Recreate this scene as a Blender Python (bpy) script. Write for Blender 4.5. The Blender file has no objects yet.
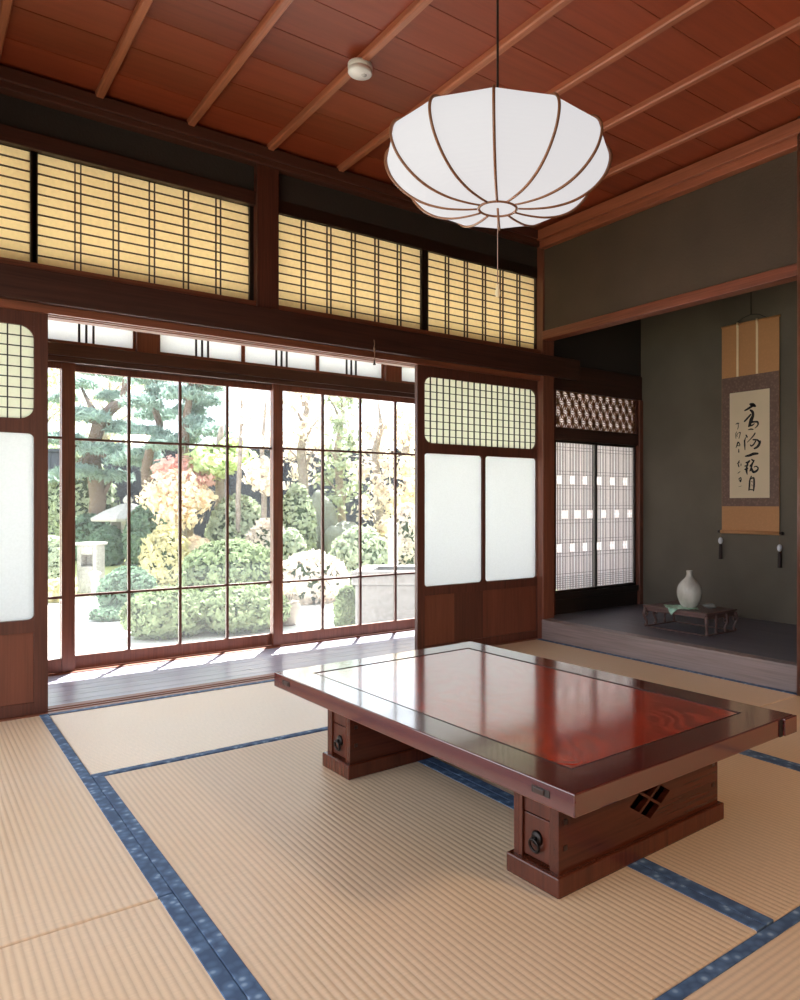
import bpy, math, random
from mathutils import Vector, Matrix
C = bpy.context.scene
COL = C.collection
R = random.Random(7)
PI = math.pi

# ------------------------------------------------------------------ mesh helper
class MB:
    def __init__(s): s.v = []; s.f = []; s.m = []; s.mi = 0
    def add(s, vs, fs):
        n = len(s.v); s.v += [tuple(p) for p in vs]
        for f in fs: s.f.append(tuple(i + n for i in f)); s.m.append(s.mi)
        return s
    def box(s, x0, y0, z0, x1, y1, z1):
        x0, x1 = sorted((x0, x1)); y0, y1 = sorted((y0, y1)); z0, z1 = sorted((z0, z1))
        return s.add([(x0,y0,z0),(x1,y0,z0),(x1,y1,z0),(x0,y1,z0),(x0,y0,z1),(x1,y0,z1),(x1,y1,z1),(x0,y1,z1)],
                     [(3,2,1,0),(4,5,6,7),(0,1,5,4),(1,2,6,5),(2,3,7,6),(3,0,4,7)])
    def bar(s, p, q, w, h, up=(0,1,0)):
        p = Vector(p); q = Vector(q); d = (q - p).normalized(); u = Vector(up)
        a = d.cross(u)
        if a.length < 1e-4: a = d.cross(Vector((0,0,1)))
        a.normalize(); b = a.cross(d); a *= w/2; b *= h/2
        vs = [c + i*a + j*b for c in (p, q) for i, j in ((-1,-1),(1,-1),(1,1),(-1,1))]
        return s.add(vs, [(3,2,1,0),(4,5,6,7),(0,1,5,4),(1,2,6,5),(2,3,7,6),(3,0,4,7)])
    def tube(s, pts, r, n=8, cap=True):
        pts = [Vector(p) for p in pts]
        rs = r if isinstance(r, (list, tuple)) else [r]*len(pts)
        vs = []; prev = None
        for i, p in enumerate(pts):
            d = (pts[min(i+1, len(pts)-1)] - pts[max(i-1, 0)]).normalized()
            a = prev - d*prev.dot(d) if prev is not None else d.orthogonal()
            if a.length < 1e-5: a = d.orthogonal()
            a.normalize(); prev = a; b = d.cross(a)
            for k in range(n):
                t = 2*PI*k/n; vs.append(p + rs[i]*(a*math.cos(t) + b*math.sin(t)))
        fs = []
        for i in range(len(pts)-1):
            for k in range(n):
                k2 = (k+1) % n; fs.append((i*n+k, i*n+k2, (i+1)*n+k2, (i+1)*n+k))
        if cap: fs += [tuple(range(n-1, -1, -1)), tuple(range((len(pts)-1)*n, len(pts)*n))]
        return s.add(vs, fs)
    def lathe(s, prof, c, n=32, cap=True):
        vs = [(c[0]+r*math.cos(2*PI*k/n), c[1]+r*math.sin(2*PI*k/n), c[2]+z) for r, z in prof for k in range(n)]
        fs = []
        for i in range(len(prof)-1):
            for k in range(n):
                k2 = (k+1) % n; fs.append((i*n+k, i*n+k2, (i+1)*n+k2, (i+1)*n+k))
        if cap: fs += [tuple(range(n-1, -1, -1)), tuple(range((len(prof)-1)*n, len(prof)*n))]
        return s.add(vs, fs)
    def prism(s, poly, f0, f1):
        """poly: 2-D points; f0/f1 map a 2-D point to 3-D on the two caps"""
        n = len(poly); vs = [f0(*p) for p in poly] + [f1(*p) for p in poly]
        return s.add(vs, [tuple(range(n-1,-1,-1)), tuple(range(n, 2*n))] + [(i, (i+1)%n, n+(i+1)%n, n+i) for i in range(n)])
    def ball(s, c, rad, sub=2, jit=0.0, seed=0, cut=None):
        import bmesh
        bm = bmesh.new(); bmesh.ops.create_icosphere(bm, subdivisions=sub, radius=1)
        rr = random.Random(seed); ph = [rr.uniform(0, 6) for _ in range(9)]
        vs = []
        for v in bm.verts:
            p = v.co; k = 1 + jit*(math.sin(3*p.x+ph[0])*math.sin(3.4*p.y+ph[1]) + .6*math.sin(5*p.z+ph[2]+2*p.x) + .4*math.sin(8*p.x+ph[3])*math.sin(7*p.y+ph[4]))
            z = p.z*k
            if cut is not None: z = max(z, cut)
            vs.append((c[0]+p.x*k*rad[0], c[1]+p.y*k*rad[1], c[2]+z*rad[2]))
        fs = [tuple(v.index for v in f.verts) for f in bm.faces]; bm.free()
        return s.add(vs, fs)
    def leaf(s, p, size, nrm, asp=.55):
        n = Vector(nrm) + Vector((R.uniform(-1,1), R.uniform(-1,1), R.uniform(-1,1)))*.9
        if n.length < .1: n = Vector((0,0,1))
        n.normalize(); a = n.orthogonal(); a.rotate(Matrix.Rotation(R.uniform(0, 6.28), 3, n)); b = n.cross(a)
        p = Vector(p); l = size*R.uniform(.6, 1.2)
        return s.add([p - a*l, p + b*l*asp, p + a*l, p - b*l*asp], [(0,1,2,3)])
    def foliage(s, c, rad, n, size, inner=.82, asp=.55, zmin=-2):
        for _ in range(n):
            d = Vector((R.gauss(0,1), R.gauss(0,1), R.gauss(0,1))).normalized()
            if d.z < zmin: d.z = -d.z
            k = R.uniform(inner, 1.06)
            s.leaf((c[0]+d.x*rad[0]*k, c[1]+d.y*rad[1]*k, c[2]+d.z*rad[2]*k), size, d, asp)
        return s
    def build(s, name, mats, parent=None, bevel=0, smooth=False, seg=2):
        off = OFF.get(parent.name, Vector()) if parent else Vector()
        me = bpy.data.meshes.new(name)
        me.from_pydata([tuple(Vector(p) - off) for p in s.v], [], s.f)
        for m in (mats if isinstance(mats, (list, tuple)) else [mats]): me.materials.append(m)
        if any(s.m): me.polygons.foreach_set('material_index', s.m)
        if smooth: me.polygons.foreach_set('use_smooth', [True]*len(me.polygons))
        me.update()
        o = bpy.data.objects.new(name, me); COL.objects.link(o)
        if parent: o.parent = parent; OFF[o.name] = off
        if bevel:
            b = o.modifiers.new('bevel', 'BEVEL'); b.width = bevel; b.segments = seg; b.limit_method = 'ANGLE'; b.angle_limit = .7
        return o
OFF = {}
def thing(name, label, cat, loc, group=None, rz=0, local=False):
    o = bpy.data.objects.new(name, None); COL.objects.link(o); o.empty_display_size = .1
    o.location = loc; o.rotation_euler = (0, 0, rz)
    OFF[o.name] = Vector() if local else Vector(loc)
    return tag(o, label, cat, group)
def tag(o, label, cat, group=None, kind=None):
    o['label'] = label; o['category'] = cat
    if group: o['group'] = group
    if kind: o['kind'] = kind
    return o
def struct(o, label=None):
    o['kind'] = 'structure'
    if label: o['label'] = label
    return o
def sempty(name, loc=(0,0,0)):
    o = bpy.data.objects.new(name, None); COL.objects.link(o); o.location = loc; OFF[o.name] = Vector(loc)
    o.empty_display_size = .1
    return struct(o)

# ------------------------------------------------------------------ materials
def lin(r, g, b):
    f = lambda c: (c/255/12.92) if c <= 10 else ((c/255+.055)/1.055)**2.4
    return (f(r), f(g), f(b), 1)
class NT:
    def __init__(s, name):
        s.mat = bpy.data.materials.new(name); s.mat.use_nodes = True
        s.t = s.mat.node_tree; s.t.nodes.clear(); s.out = s.n('ShaderNodeOutputMaterial')
    def n(s, typ, ins=None, **kw):
        nd = s.t.nodes.new(typ)
        for k, v in kw.items(): setattr(nd, k, v)
        for k, v in (ins or {}).items():
            i = nd.inputs[k]
            if isinstance(v, bpy.types.NodeSocket): s.t.links.new(v, i)
            else: i.default_value = v
        return nd
    def link(s, a, b): s.t.links.new(a, b)
    def ramp(s, fac, stops):
        r = s.n('ShaderNodeValToRGB', {'Fac': fac}); e = r.color_ramp.elements
        e[0].position, e[0].color = stops[0]; e[1].position, e[1].color = stops[-1]
        for p, c in stops[1:-1]: x = e.new(p); x.color = c
        return r.outputs['Color']
    def coords(s, scale=(1,1,1), rot=(0,0,0)):
        tc = s.n('ShaderNodeTexCoord')
        return s.n('ShaderNodeMapping', {'Vector': tc.outputs['Object'], 'Scale': scale, 'Rotation': rot}).outputs['Vector']
    def done(s, shader): s.link(shader, s.out.inputs['Surface']); return s.mat
    def pbr(s, **ins):
        return s.n('ShaderNodeBsdfPrincipled', {k.replace('_', ' '): v for k, v in ins.items()})
    def bump(s, h, strength=.3, dist=.002):
        return s.n('ShaderNodeBump', {'Height': h, 'Strength': strength, 'Distance': dist}).outputs['Normal']
def mul(c, k): return (c[0]*k, c[1]*k, c[2]*k, 1)
def wood(name, c, axis='X', rough=.5, var=.45, coat=0, gs=1.0, spec=.5):
    t = NT(name); st = {'X': (.9, 14, 14), 'Y': (14, .9, 14), 'Z': (14, 14, .9)}[axis]
    st = tuple(x*gs for x in st)
    v = t.coords(st); n1 = t.n('ShaderNodeTexNoise', {'Vector': v, 'Scale': 1.6, 'Detail': 5.0, 'Roughness': .6, 'Distortion': .7})
    v2 = t.coords(tuple(x*(5 if x > 2 else 2) for x in st)); n2 = t.n('ShaderNodeTexNoise', {'Vector': v2, 'Scale': 2.0, 'Detail': 3.0})
    m = t.n('ShaderNodeMath', {0: n1.outputs['Fac'], 1: n2.outputs['Fac']}, operation='ADD')
    m = t.n('ShaderNodeMath', {0: m.outputs[0], 1: .5}, operation='MULTIPLY')
    col = t.ramp(m.outputs[0], [(.32, mul(c, 1-var)), (.5, c), (.68, mul(c, 1+var*.8))])
    p = t.pbr(Base_Color=col, Roughness=rough, Normal=t.bump(n2.outputs['Fac'], .12, .001), Specular_IOR_Level=spec)
    p.inputs['Coat Weight'].default_value = coat; p.inputs['Coat Roughness'].default_value = .08
    return t.done(p.outputs[0])
def plain(name, c, rough=.6, metal=0, nz=.12, scale=8, bump=0):
    t = NT(name); n = t.n('ShaderNodeTexNoise', {'Vector': t.coords(), 'Scale': scale, 'Detail': 4.0})
    col = t.ramp(n.outputs['Fac'], [(.3, mul(c, 1-nz)), (.7, mul(c, 1+nz))])
    p = t.pbr(Base_Color=col, Roughness=rough, Metallic=metal)
    if bump: t.link(t.bump(n.outputs['Fac'], bump, .01), p.inputs['Normal'])
    return t.done(p.outputs[0])
def sheet(name, ctrans, cdiff, fac=.6, gloss=0, rough=.4, nz=.04, scale=30):
    """paper / frosted glass: light comes through it diffusely"""
    t = NT(name); n = t.n('ShaderNodeTexNoise', {'Vector': t.coords(), 'Scale': scale, 'Detail': 3.0})
    a = t.n('ShaderNodeBsdfTranslucent', {'Color': t.ramp(n.outputs['Fac'], [(.3, mul(ctrans, 1-nz)), (.7, mul(ctrans, 1+nz))])})
    b = t.n('ShaderNodeBsdfDiffuse', {'Color': cdiff})
    x = t.n('ShaderNodeMixShader', {0: fac, 1: b.outputs[0], 2: a.outputs[0]})
    if gloss:
        g = t.n('ShaderNodeBsdfGlossy', {'Roughness': rough})
        x = t.n('ShaderNodeMixShader', {0: gloss, 1: x.outputs[0], 2: g.outputs[0]})
    return t.done(x.outputs[0])
def clear_glass():
    t = NT('window_glass')
    bf = t.n('ShaderNodeNewGeometry').outputs['Backfacing']
    io = t.n('ShaderNodeMapRange', {0: bf, 3: 1.45, 4: 1/1.45})      # same pane seen from either of its faces
    fr = t.n('ShaderNodeFresnel', {'IOR': io.outputs[0]})
    tr = t.n('ShaderNodeBsdfTransparent', {'Color': (.97, .985, .98, 1)}); gl = t.n('ShaderNodeBsdfGlossy', {'Roughness': 0.0})
    x = t.n('ShaderNodeMixShader', {0: fr.outputs[0], 1: tr.outputs[0], 2: gl.outputs[0]})
    tl = t.n('ShaderNodeBsdfTranslucent', {'Color': (.92, .96, 1, 1)})
    x = t.n('ShaderNodeMixShader', {0: HAZE_MIX, 1: x.outputs[0], 2: tl.outputs[0]})  # bloom haze put into the panes as a translucent veil, lifts garden darks
    return t.done(x.outputs[0])
def leafm(name, c, var=.35, tr=.5, scale=6):
    t = NT(name); n = t.n('ShaderNodeTexNoise', {'Vector': t.coords(), 'Scale': scale, 'Detail': 4.0})
    col = t.ramp(n.outputs['Fac'], [(.3, mul(c, 1-var)), (.7, mul(c, 1+var))])
    a = t.n('ShaderNodeBsdfDiffuse', {'Color': col}); b = t.n('ShaderNodeBsdfTranslucent', {'Color': col})
    return t.done(t.n('ShaderNodeMixShader', {0: tr, 1: a.outputs[0], 2: b.outputs[0]}).outputs[0])
def tatami(name, axis):
    """axis: direction of the ridges; the rushes themselves run across it"""
    t = NT(name); tc = t.n('ShaderNodeTexCoord'); sp = t.n('ShaderNodeSeparateXYZ', {0: tc.outputs['Object']})
    u = sp.outputs['X' if axis == 'Y' else 'Y']
    w = t.n('ShaderNodeMath', {0: u, 1: 2*PI/.0165}, operation='MULTIPLY')
    w = t.n('ShaderNodeMath', {0: w.outputs[0]}, operation='SINE')
    w = t.n('ShaderNodeMath', {0: w.outputs[0], 1: .5, 2: .5}, operation='MULTIPLY_ADD')
    st = (30, 500, 1) if axis == 'Y' else (500, 30, 1)
    n = t.n('ShaderNodeTexNoise', {'Vector': t.coords(st), 'Scale': 1.0, 'Detail': 2.0})
    nb = t.n('ShaderNodeTexNoise', {'Vector': t.coords(), 'Scale': 1.7, 'Detail': 3.0})
    h = t.n('ShaderNodeMath', {0: w.outputs[0], 1: .6}, operation='POWER')
    c = lin(*TATAMI)
    base = t.ramp(n.outputs['Fac'], [(.3, mul(c, .86)), (.7, mul(c, 1.1))])
    base = t.n('ShaderNodeMix', {0: nb.outputs['Fac'], 6: base, 7: lin(TATAMI[0]-8, TATAMI[1]-16, TATAMI[2]-28)}, data_type='RGBA').outputs[2]
    dark = t.n('ShaderNodeMix', {0: .2, 6: base, 7: lin(96, 66, 44)}, data_type='RGBA').outputs[2]
    col = t.n('ShaderNodeMix', {0: h.outputs[0], 6: dark, 7: base}, data_type='RGBA').outputs[2]
    p = t.pbr(Base_Color=col, Roughness=.38, IOR=1.75, Specular_IOR_Level=.6, Normal=t.bump(h.outputs[0], .35, .0022))
    p.inputs['Anisotropic'].default_value = .9
    tv = t.n('ShaderNodeCombineXYZ', {0: 0.0 if axis == 'Y' else 1.0, 1: 1.0 if axis == 'Y' else 0.0})
    t.link(tv.outputs[0], p.inputs['Tangent'])
    return t.done(p.outputs[0])
def border_cloth():
    t = NT('tatami_border_cloth'); v = t.coords((38, 38, 38))
    vo = t.n('ShaderNodeTexVoronoi', {'Vector': v, 'Scale': 1.0})
    col = t.ramp(vo.outputs['Distance'], [(.12, lin(140, 162, 188)), (.3, lin(84, 110, 144)), (.7, lin(58, 80, 112))])
    return t.done(t.pbr(Base_Color=col, Roughness=.75, Normal=t.bump(vo.outputs['Distance'], .3, .002)).outputs[0])
def lacquer_panel():
    t = NT('red_lacquer_panel'); v = t.coords((2.6, 1.1, 1))
    n = t.n('ShaderNodeTexNoise', {'Vector': v, 'Scale': 1.5, 'Detail': 3.0, 'Roughness': .5, 'Distortion': .5})
    m = t.n('ShaderNodeMath', {0: n.outputs['Fac'], 1: 120.0}, operation='MULTIPLY')
    m = t.n('ShaderNodeMath', {0: m.outputs[0]}, operation='SINE')
    m = t.n('ShaderNodeMath', {0: m.outputs[0], 1: .5, 2: .5}, operation='MULTIPLY_ADD')
    f = t.n('ShaderNodeTexNoise', {'Vector': t.coords((9, 60, 1)), 'Scale': 3.0, 'Detail': 3.0})
    col = t.ramp(m.outputs[0], [(.0, lin(130, 28, 14)), (.4, lin(158, 40, 20)), (1, lin(192, 62, 34))])
    p = t.pbr(Base_Color=col, Roughness=.13, Normal=t.bump(m.outputs[0], .03, .001), Specular_IOR_Level=.8)
    p.inputs['Coat Weight'].default_value = 1; p.inputs['Coat Roughness'].default_value = .1; p.inputs['Coat IOR'].default_value = 1.6
    return t.done(p.outputs[0])
def plaster(name, c):
    t = NT(name); n = t.n('ShaderNodeTexNoise', {'Vector': t.coords(), 'Scale': 90.0, 'Detail': 5.0})
    nb = t.n('ShaderNodeTexNoise', {'Vector': t.coords(), 'Scale': 2.2, 'Detail': 3.0})
    a = t.ramp(nb.outputs['Fac'], [(.3, mul(c, .85)), (.7, mul(c, 1.15))])
    return t.done(t.pbr(Base_Color=a, Roughness=.85, Normal=t.bump(n.outputs['Fac'], .35, .004)).outputs[0])
def emitter(name, c, s, cd):
    t = NT(name); e = t.n('ShaderNodeEmission', {'Color': c, 'Strength': s})
    d = t.n('ShaderNodeBsdfDiffuse', {'Color': cd})
    return t.done(t.n('ShaderNodeAddShader', {0: e.outputs[0], 1: d.outputs[0]}).outputs[0])
def boards_mat(name, c, per, axis_across='Y', run='X', rough=.5, var=.3, phase=0):
    """boards told apart by colour: a random tint per board plus grain"""
    t = NT(name); tc = t.n('ShaderNodeTexCoord'); sp = t.n('ShaderNodeSeparateXYZ', {0: tc.outputs['Object']})
    k = t.n('ShaderNodeMath', {0: sp.outputs[axis_across], 1: phase}, operation='ADD')
    k = t.n('ShaderNodeMath', {0: k.outputs[0], 1: per}, operation='DIVIDE')
    k = t.n('ShaderNodeMath', {0: k.outputs[0]}, operation='FLOOR')
    wn = t.n('ShaderNodeTexWhiteNoise', {'W': k.outputs[0]}, noise_dimensions='1D')
    st = (.8, 16, 16) if run == 'X' else (16, .8, 16)
    n = t.n('ShaderNodeTexNoise', {'Vector': t.coords(st), 'Scale': 1.4, 'Detail': 6.0, 'Roughness': .65, 'Distortion': .6})
    m = t.n('ShaderNodeMath', {0: wn.outputs['Value'], 1: .35, 2: 0.0}, operation='MULTIPLY_ADD')
    m = t.n('ShaderNodeMath', {0: n.outputs['Fac'], 1: .65, 2: m.outputs[0]}, operation='MULTIPLY_ADD')
    col = t.ramp(m.outputs[0], [(.25, mul(c, 1-var)), (.5, c), (.75, mul(c, 1+var))])
    return t.done(t.pbr(Base_Color=col, Roughness=rough, Normal=t.bump(n.outputs['Fac'], .1, .001)).outputs[0])
YAW = math.atan2(598, 744.5)
SKY = 3.1; SUN = 34.0; WARM_FILL = 160; SHADE = .66; EXPO = 0.1
STROKES = [[(2.882,1.535,0.0042),(2.861,1.543,0.0072),(2.837,1.554,0.008),(2.819,1.565,0.0121),(2.804,1.562,0.0083)],[(2.84,1.574,0.0076),(2.819,1.567,0.0138),(2.799,1.556,0.0054)],[(2.84,1.535,0.0055),(2.822,1.52,0.01),(2.819,1.495,0.01),(2.832,1.467,0.0138),(2.844,1.436,0.0101),(2.854,1.423,0.0034)],[(2.835,1.505,0.0055),(2.861,1.481,0.0067),(2.883,1.462,0.0059)],[(2.833,1.453,0.0075),(2.805,1.453,0.0058),(2.784,1.449,0.0071),(2.781,1.432,0.0058),(2.793,1.418,0.0038),(2.805,1.41,0.0017)],[(2.847,1.428,0.0055),(2.823,1.432,0.0054),(2.807,1.442,0.0025)],[(2.854,1.403,0.0025),(2.833,1.406,0.005),(2.816,1.402,0.0029)],[(2.871,1.369,0.0046),(2.863,1.355,0.0063)],[(2.876,1.352,0.0034),(2.881,1.321,0.0038),(2.882,1.304,0.0055)],[(2.883,1.336,0.0048),(2.881,1.305,0.0062),(2.879,1.269,0.0026)],[(2.803,1.377,0.005),(2.818,1.357,0.0046),(2.844,1.334,0.0029),(2.861,1.32,0.0025)],[(2.819,1.334,0.0046),(2.784,1.329,0.0058),(2.768,1.308,0.0071)],[(2.766,1.32,0.0078),(2.771,1.303,0.0091),(2.786,1.284,0.0082),(2.809,1.274,0.0056)],[(2.798,1.324,0.0048),(2.814,1.302,0.0052),(2.832,1.293,0.0052),(2.84,1.303,0.0022)],[(2.877,1.226,0.0044),(2.845,1.23,0.0087),(2.815,1.239,0.0096),(2.781,1.239,0.0065)],[(2.872,1.183,0.0048),(2.857,1.183,0.0074),(2.844,1.194,0.0061)],[(2.854,1.19,0.0061),(2.864,1.159,0.0061),(2.867,1.129,0.0083),(2.862,1.102,0.0026)],[(2.88,1.159,0.0044),(2.855,1.166,0.0044)],[(2.88,1.137,0.0053),(2.857,1.143,0.0044)],[(2.829,1.202,0.0048),(2.815,1.188,0.0061),(2.84,1.158,0.0052)],[(2.809,1.196,0.0039),(2.824,1.171,0.0061),(2.836,1.134,0.0065),(2.844,1.124,0.0026)],[(2.83,1.141,0.0078),(2.815,1.118,0.0087),(2.791,1.125,0.0074),(2.78,1.142,0.0052),(2.795,1.155,0.0039),(2.81,1.151,0.0035)],[(2.83,1.091,0.0039),(2.842,1.063,0.0061),(2.845,1.028,0.0066),(2.849,0.996,0.0052)],[(2.832,1.075,0.0048),(2.813,1.077,0.0061),(2.81,1.053,0.007),(2.811,1.022,0.007),(2.814,0.991,0.0039)],[(2.828,1.057,0.0026),(2.825,1.05,0.003)],[(2.828,1.033,0.0022),(2.825,1.026,0.0026)],[(2.841,1.0,0.0035),(2.815,0.998,0.0039)],[(2.95,1.448,0.0021),(2.938,1.454,0.0038),(2.925,1.453,0.0026)],[(2.932,1.45,0.0026),(2.931,1.428,0.003),(2.937,1.411,0.0017)],[(2.943,1.397,0.0017),(2.95,1.381,0.003),(2.949,1.351,0.0021)],[(2.934,1.386,0.0026),(2.943,1.369,0.0021),(2.934,1.365,0.0017)],[(2.928,1.387,0.0026),(2.916,1.391,0.0034),(2.917,1.376,0.003),(2.926,1.349,0.0026)],[(2.934,1.326,0.0038),(2.94,1.309,0.0043)],[(2.933,1.322,0.0058),(2.941,1.304,0.004),(2.948,1.289,0.0027)],[(2.927,1.326,0.0031),(2.918,1.306,0.004)],[(2.938,1.301,0.0027),(2.918,1.299,0.0031)],[(2.927,1.277,0.0027),(2.927,1.257,0.0053)],[(2.923,1.197,0.004),(2.932,1.18,0.004),(2.926,1.157,0.0044)],[(2.94,1.179,0.0018),(2.921,1.186,0.0027)],[(2.909,1.175,0.0035),(2.91,1.163,0.0026)],[(2.935,1.113,0.0022),(2.926,1.118,0.0031),(2.916,1.124,0.0018)],[(2.927,1.073,0.0035),(2.912,1.082,0.004),(2.909,1.064,0.004),(2.924,1.068,0.0027)],[(2.922,1.06,0.0027),(2.91,1.057,0.0035),(2.917,1.052,0.0022)],[(2.927,1.022,0.0011),(2.904,1.026,0.0011)]]
TATAMI = (229, 202, 176); HAZE_MIX = .014
M = dict(
 wx=wood('dark_wood_along_x', lin(66,38,30), 'X', .42), wy=wood('dark_wood_along_y', lin(92,50,36), 'Y', .42), wz=wood('dark_wood_upright', lin(86,47,36), 'Z', .42),
 rx=wood('russet_wood_along_x', lin(128,72,50), 'X', .45), ry=wood('russet_wood_along_y', lin(124,66,46), 'Y', .42), rz=wood('russet_wood_upright', lin(114,65,48), 'Z', .42),
 bk=wood('black_lacquered_wood', lin(36,26,22), 'X', .35, .3), bkz=wood('black_lacquered_wood_upright', lin(36,26,22), 'Z', .35, .3),
 lat=plain('dark_lattice_wood', lin(66,44,32), .5), lat2=plain('black_lattice_wood', lin(34,32,34), .45),
 cedar=boards_mat('red_cedar_boards', lin(140,62,36), .24, 'Y', 'X', .5, .3, .11),
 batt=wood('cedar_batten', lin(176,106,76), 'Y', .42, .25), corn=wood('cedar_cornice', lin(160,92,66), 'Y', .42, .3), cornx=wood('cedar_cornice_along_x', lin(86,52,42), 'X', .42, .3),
 pla=plaster('dark_olive_plaster', lin(78,63,50)), pld=plaster('charcoal_plaster', lin(104,95,82)), plb=plaster('black_brown_plaster', lin(52,44,40)),
 paper=sheet('aged_shoji_paper', (1.0,.87,.62,1), lin(220,186,130), .82, nz=.05, scale=60), frost=sheet('frosted_glass', (.82,.83,.83,1), (.7,.76,.8,1), .85, .04, .25, .03, 120),
 wpaper=sheet('pinkish_shoji_paper', (.92,.83,.81,1), (.7,.62,.6,1), .7, nz=.03), 
 creamglass=sheet('cream_frosted_glass', (.80,.80,.70,1), (.8,.8,.68,1), .85, .03, .3, .03, 120),
 glass=clear_glass(),
 ver=boards_mat('weathered_veranda_boards', lin(172,168,186), .105, 'Y', 'X', .3, .3),
 tx=tatami('rush_mat_ridges_along_x', 'X'), ty=tatami('rush_mat_ridges_along_y', 'Y'), heri=border_cloth(),
 alc=wood('charcoal_alcove_board', lin(104,102,112), 'Y', .45, .25), alcf=wood('grey_brown_alcove_front', lin(140,124,122), 'Y', .38, .3),
 sub=plain('underfloor_timber', lin(90,70,55), .8),
)

# ------------------------------------------------------------------ floor, mats
struct(MB().box(-.5, -.12, -.16, 3.5, 3.72, -.056).build('floor', M['sub']))
XS = [-.459, .497, 1.453, 2.409, 3.345]
MATS = [  # x0,x1,y0,y1, axis of the ridges / borders, label
 (XS[0], XS[1], 1.83, 3.715, 'Y', 'tatami mat running up to the left sliding panel, blue borders along its long sides'),
 (XS[0], XS[1], -.06, 1.825, 'Y', 'tatami mat filling the bottom left corner of the photo'),
 (XS[1], XS[3], 2.762, 3.715, 'X', 'bright pale tatami mat lying along the threshold of the veranda'),
 (XS[1], XS[2], .888, 2.758, 'Y', 'large open tatami mat in front of the low table, under its near left legs'),
 (XS[2], XS[3], .888, 2.758, 'Y', 'tatami mat mostly under the low table, right of the dark border seam'),
 (XS[1], XS[3], -.06, .884, 'X', 'tatami mat cut off at the bottom right corner of the photo'),
 (XS[3], XS[4], 1.862, 3.715, 'Y', 'tatami mat along the foot of the alcove, behind the table'),
 (XS[3], XS[4], -.06, 1.858, 'Y', 'tatami mat at the right edge of the photo, beyond the blue border strip')]
g = .0012; BW = .031
for x0, x1, y0, y1, ax, lab in MATS:
    t = thing('tatami_mat', lab, 'tatami mat', ((x0+x1)/2, (y0+y1)/2, -.055), 'tatami mats of the eight mat room')
    MB().box(x0+g, y0+g, -.055, x1-g, y1-g, 0).build('rush_cover', M['tx' if ax == 'X' else 'ty'], t, .004)
    for k in (0, 1):
        b = MB()
        if ax == 'Y':
            xa = x0+g if k == 0 else x1-g-BW
            b.box(xa-.0004, y0+g-.0004, -.04, xa+BW+.0004, y1-g+.0004, .0022)
        else:
            ya = y0+g if k == 0 else y1-g-BW
            b.box(x0+g-.0004, ya-.0004, -.04, x1-g+.0004, ya+BW+.0004, .0022)
        b.build('border', M['heri'], t, .0015)

# ------------------------------------------------------------------ garden wall of the room (y about 3.78)
th = MB()
for y0, y1, z in ((3.72,3.752,.0),(3.752,3.772,-.012),(3.772,3.79,.0),(3.79,3.81,-.012),(3.81,3.86,.0)): th.box(-.5, y0, -.16, 3.36, y1, z)
struct(th.build('trim_1', M['rx'], bevel=.0015))                         # threshold with two grooves
nb = MB().box(-.55, 3.69, 1.765, 3.70, 3.73, 1.905)                      # long beam across the wall
struct(nb.build('trim_2', M['wx'], bevel=.004))
kb = MB().box(-.5, 3.731, 1.775, 3.36, 3.87, 1.94)
for y0, y1, z in ((3.731,3.752,1.732),(3.752,3.774,1.745),(3.774,3.79,1.732),(3.79,3.812,1.745),(3.812,3.87,1.732)): kb.box(-.5, y0, z, 3.36, y1, 1.775)
struct(kb.build('trim_3', M['rx'], bevel=.0015))                         # grooved head rail of the doorway
struct(MB().box(-.5, 3.735, 2.43, 1.42, 3.83, 2.50).build('trim_4', M['wx'], bevel=.003))
struct(MB().box(1.415, 3.715, 1.9, 1.53, 3.85, 2.66).build('trim_5', M['wz'], bevel=.004))      # short post
struct(MB().box(3.36, 3.70, -.05, 3.462, 3.82, 2.66).build('trim_6', M['rz'], bevel=.005))      # corner post
struct(MB().box(-.56, 3.70, -.05, -.46, 3.82, 2.66).build('trim_7', M['rz'], bevel=.005))
struct(MB().box(-.5, 3.76, 2.49, 3.42, 3.84, 2.75).build('wall_garden', M['plb']))
struct(MB().box(1.53, 3.757, 2.43, 3.36, 3.83, 2.50).build('trim_24', M['bk'], bevel=.002))
# cornices
c = MB().box(-.5, 3.70, 2.635, 3.40, 3.78, 2.668).box(-.5, 3.685, 2.664, 3.40, 3.78, 2.722)
struct(c.build('trim_8', M['cornx'], bevel=.004))
c = MB().box(3.325, -.1, 2.61, 3.40, 3.70, 2.66).box(3.30, -.1, 2.655, 3.40, 3.70, 2.722)
struct(c.build('trim_9', M['corn'], bevel=.004))
# ceiling: lapped cedar boards on battens
cb = MB(); y = -.11
while y < 3.8: cb.box(-.55, y, 2.738, 3.45, y+.2365, 2.75); y += .24
ceil = struct(cb.build('ceiling', M['cedar']))
for i in range(9):
    x = -.09 + .3915*i
    if x > 3.2: break
    b = MB().prism([(-.017,0),(-.012,-.006),(.012,-.006),(.017,0),(.017,.03),(-.017,.03)], lambda a, z, x=x: (x+a, -.1, 2.715+z), lambda a, z, x=x: (x+a, 3.70, 2.715+z))
    b.build('ceiling_batten', M['batt'], ceil)
struct(MB().box(-.8, -.2, 2.80, 4.75, 5.0, 2.9).build('roof', M['sub']))

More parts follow.
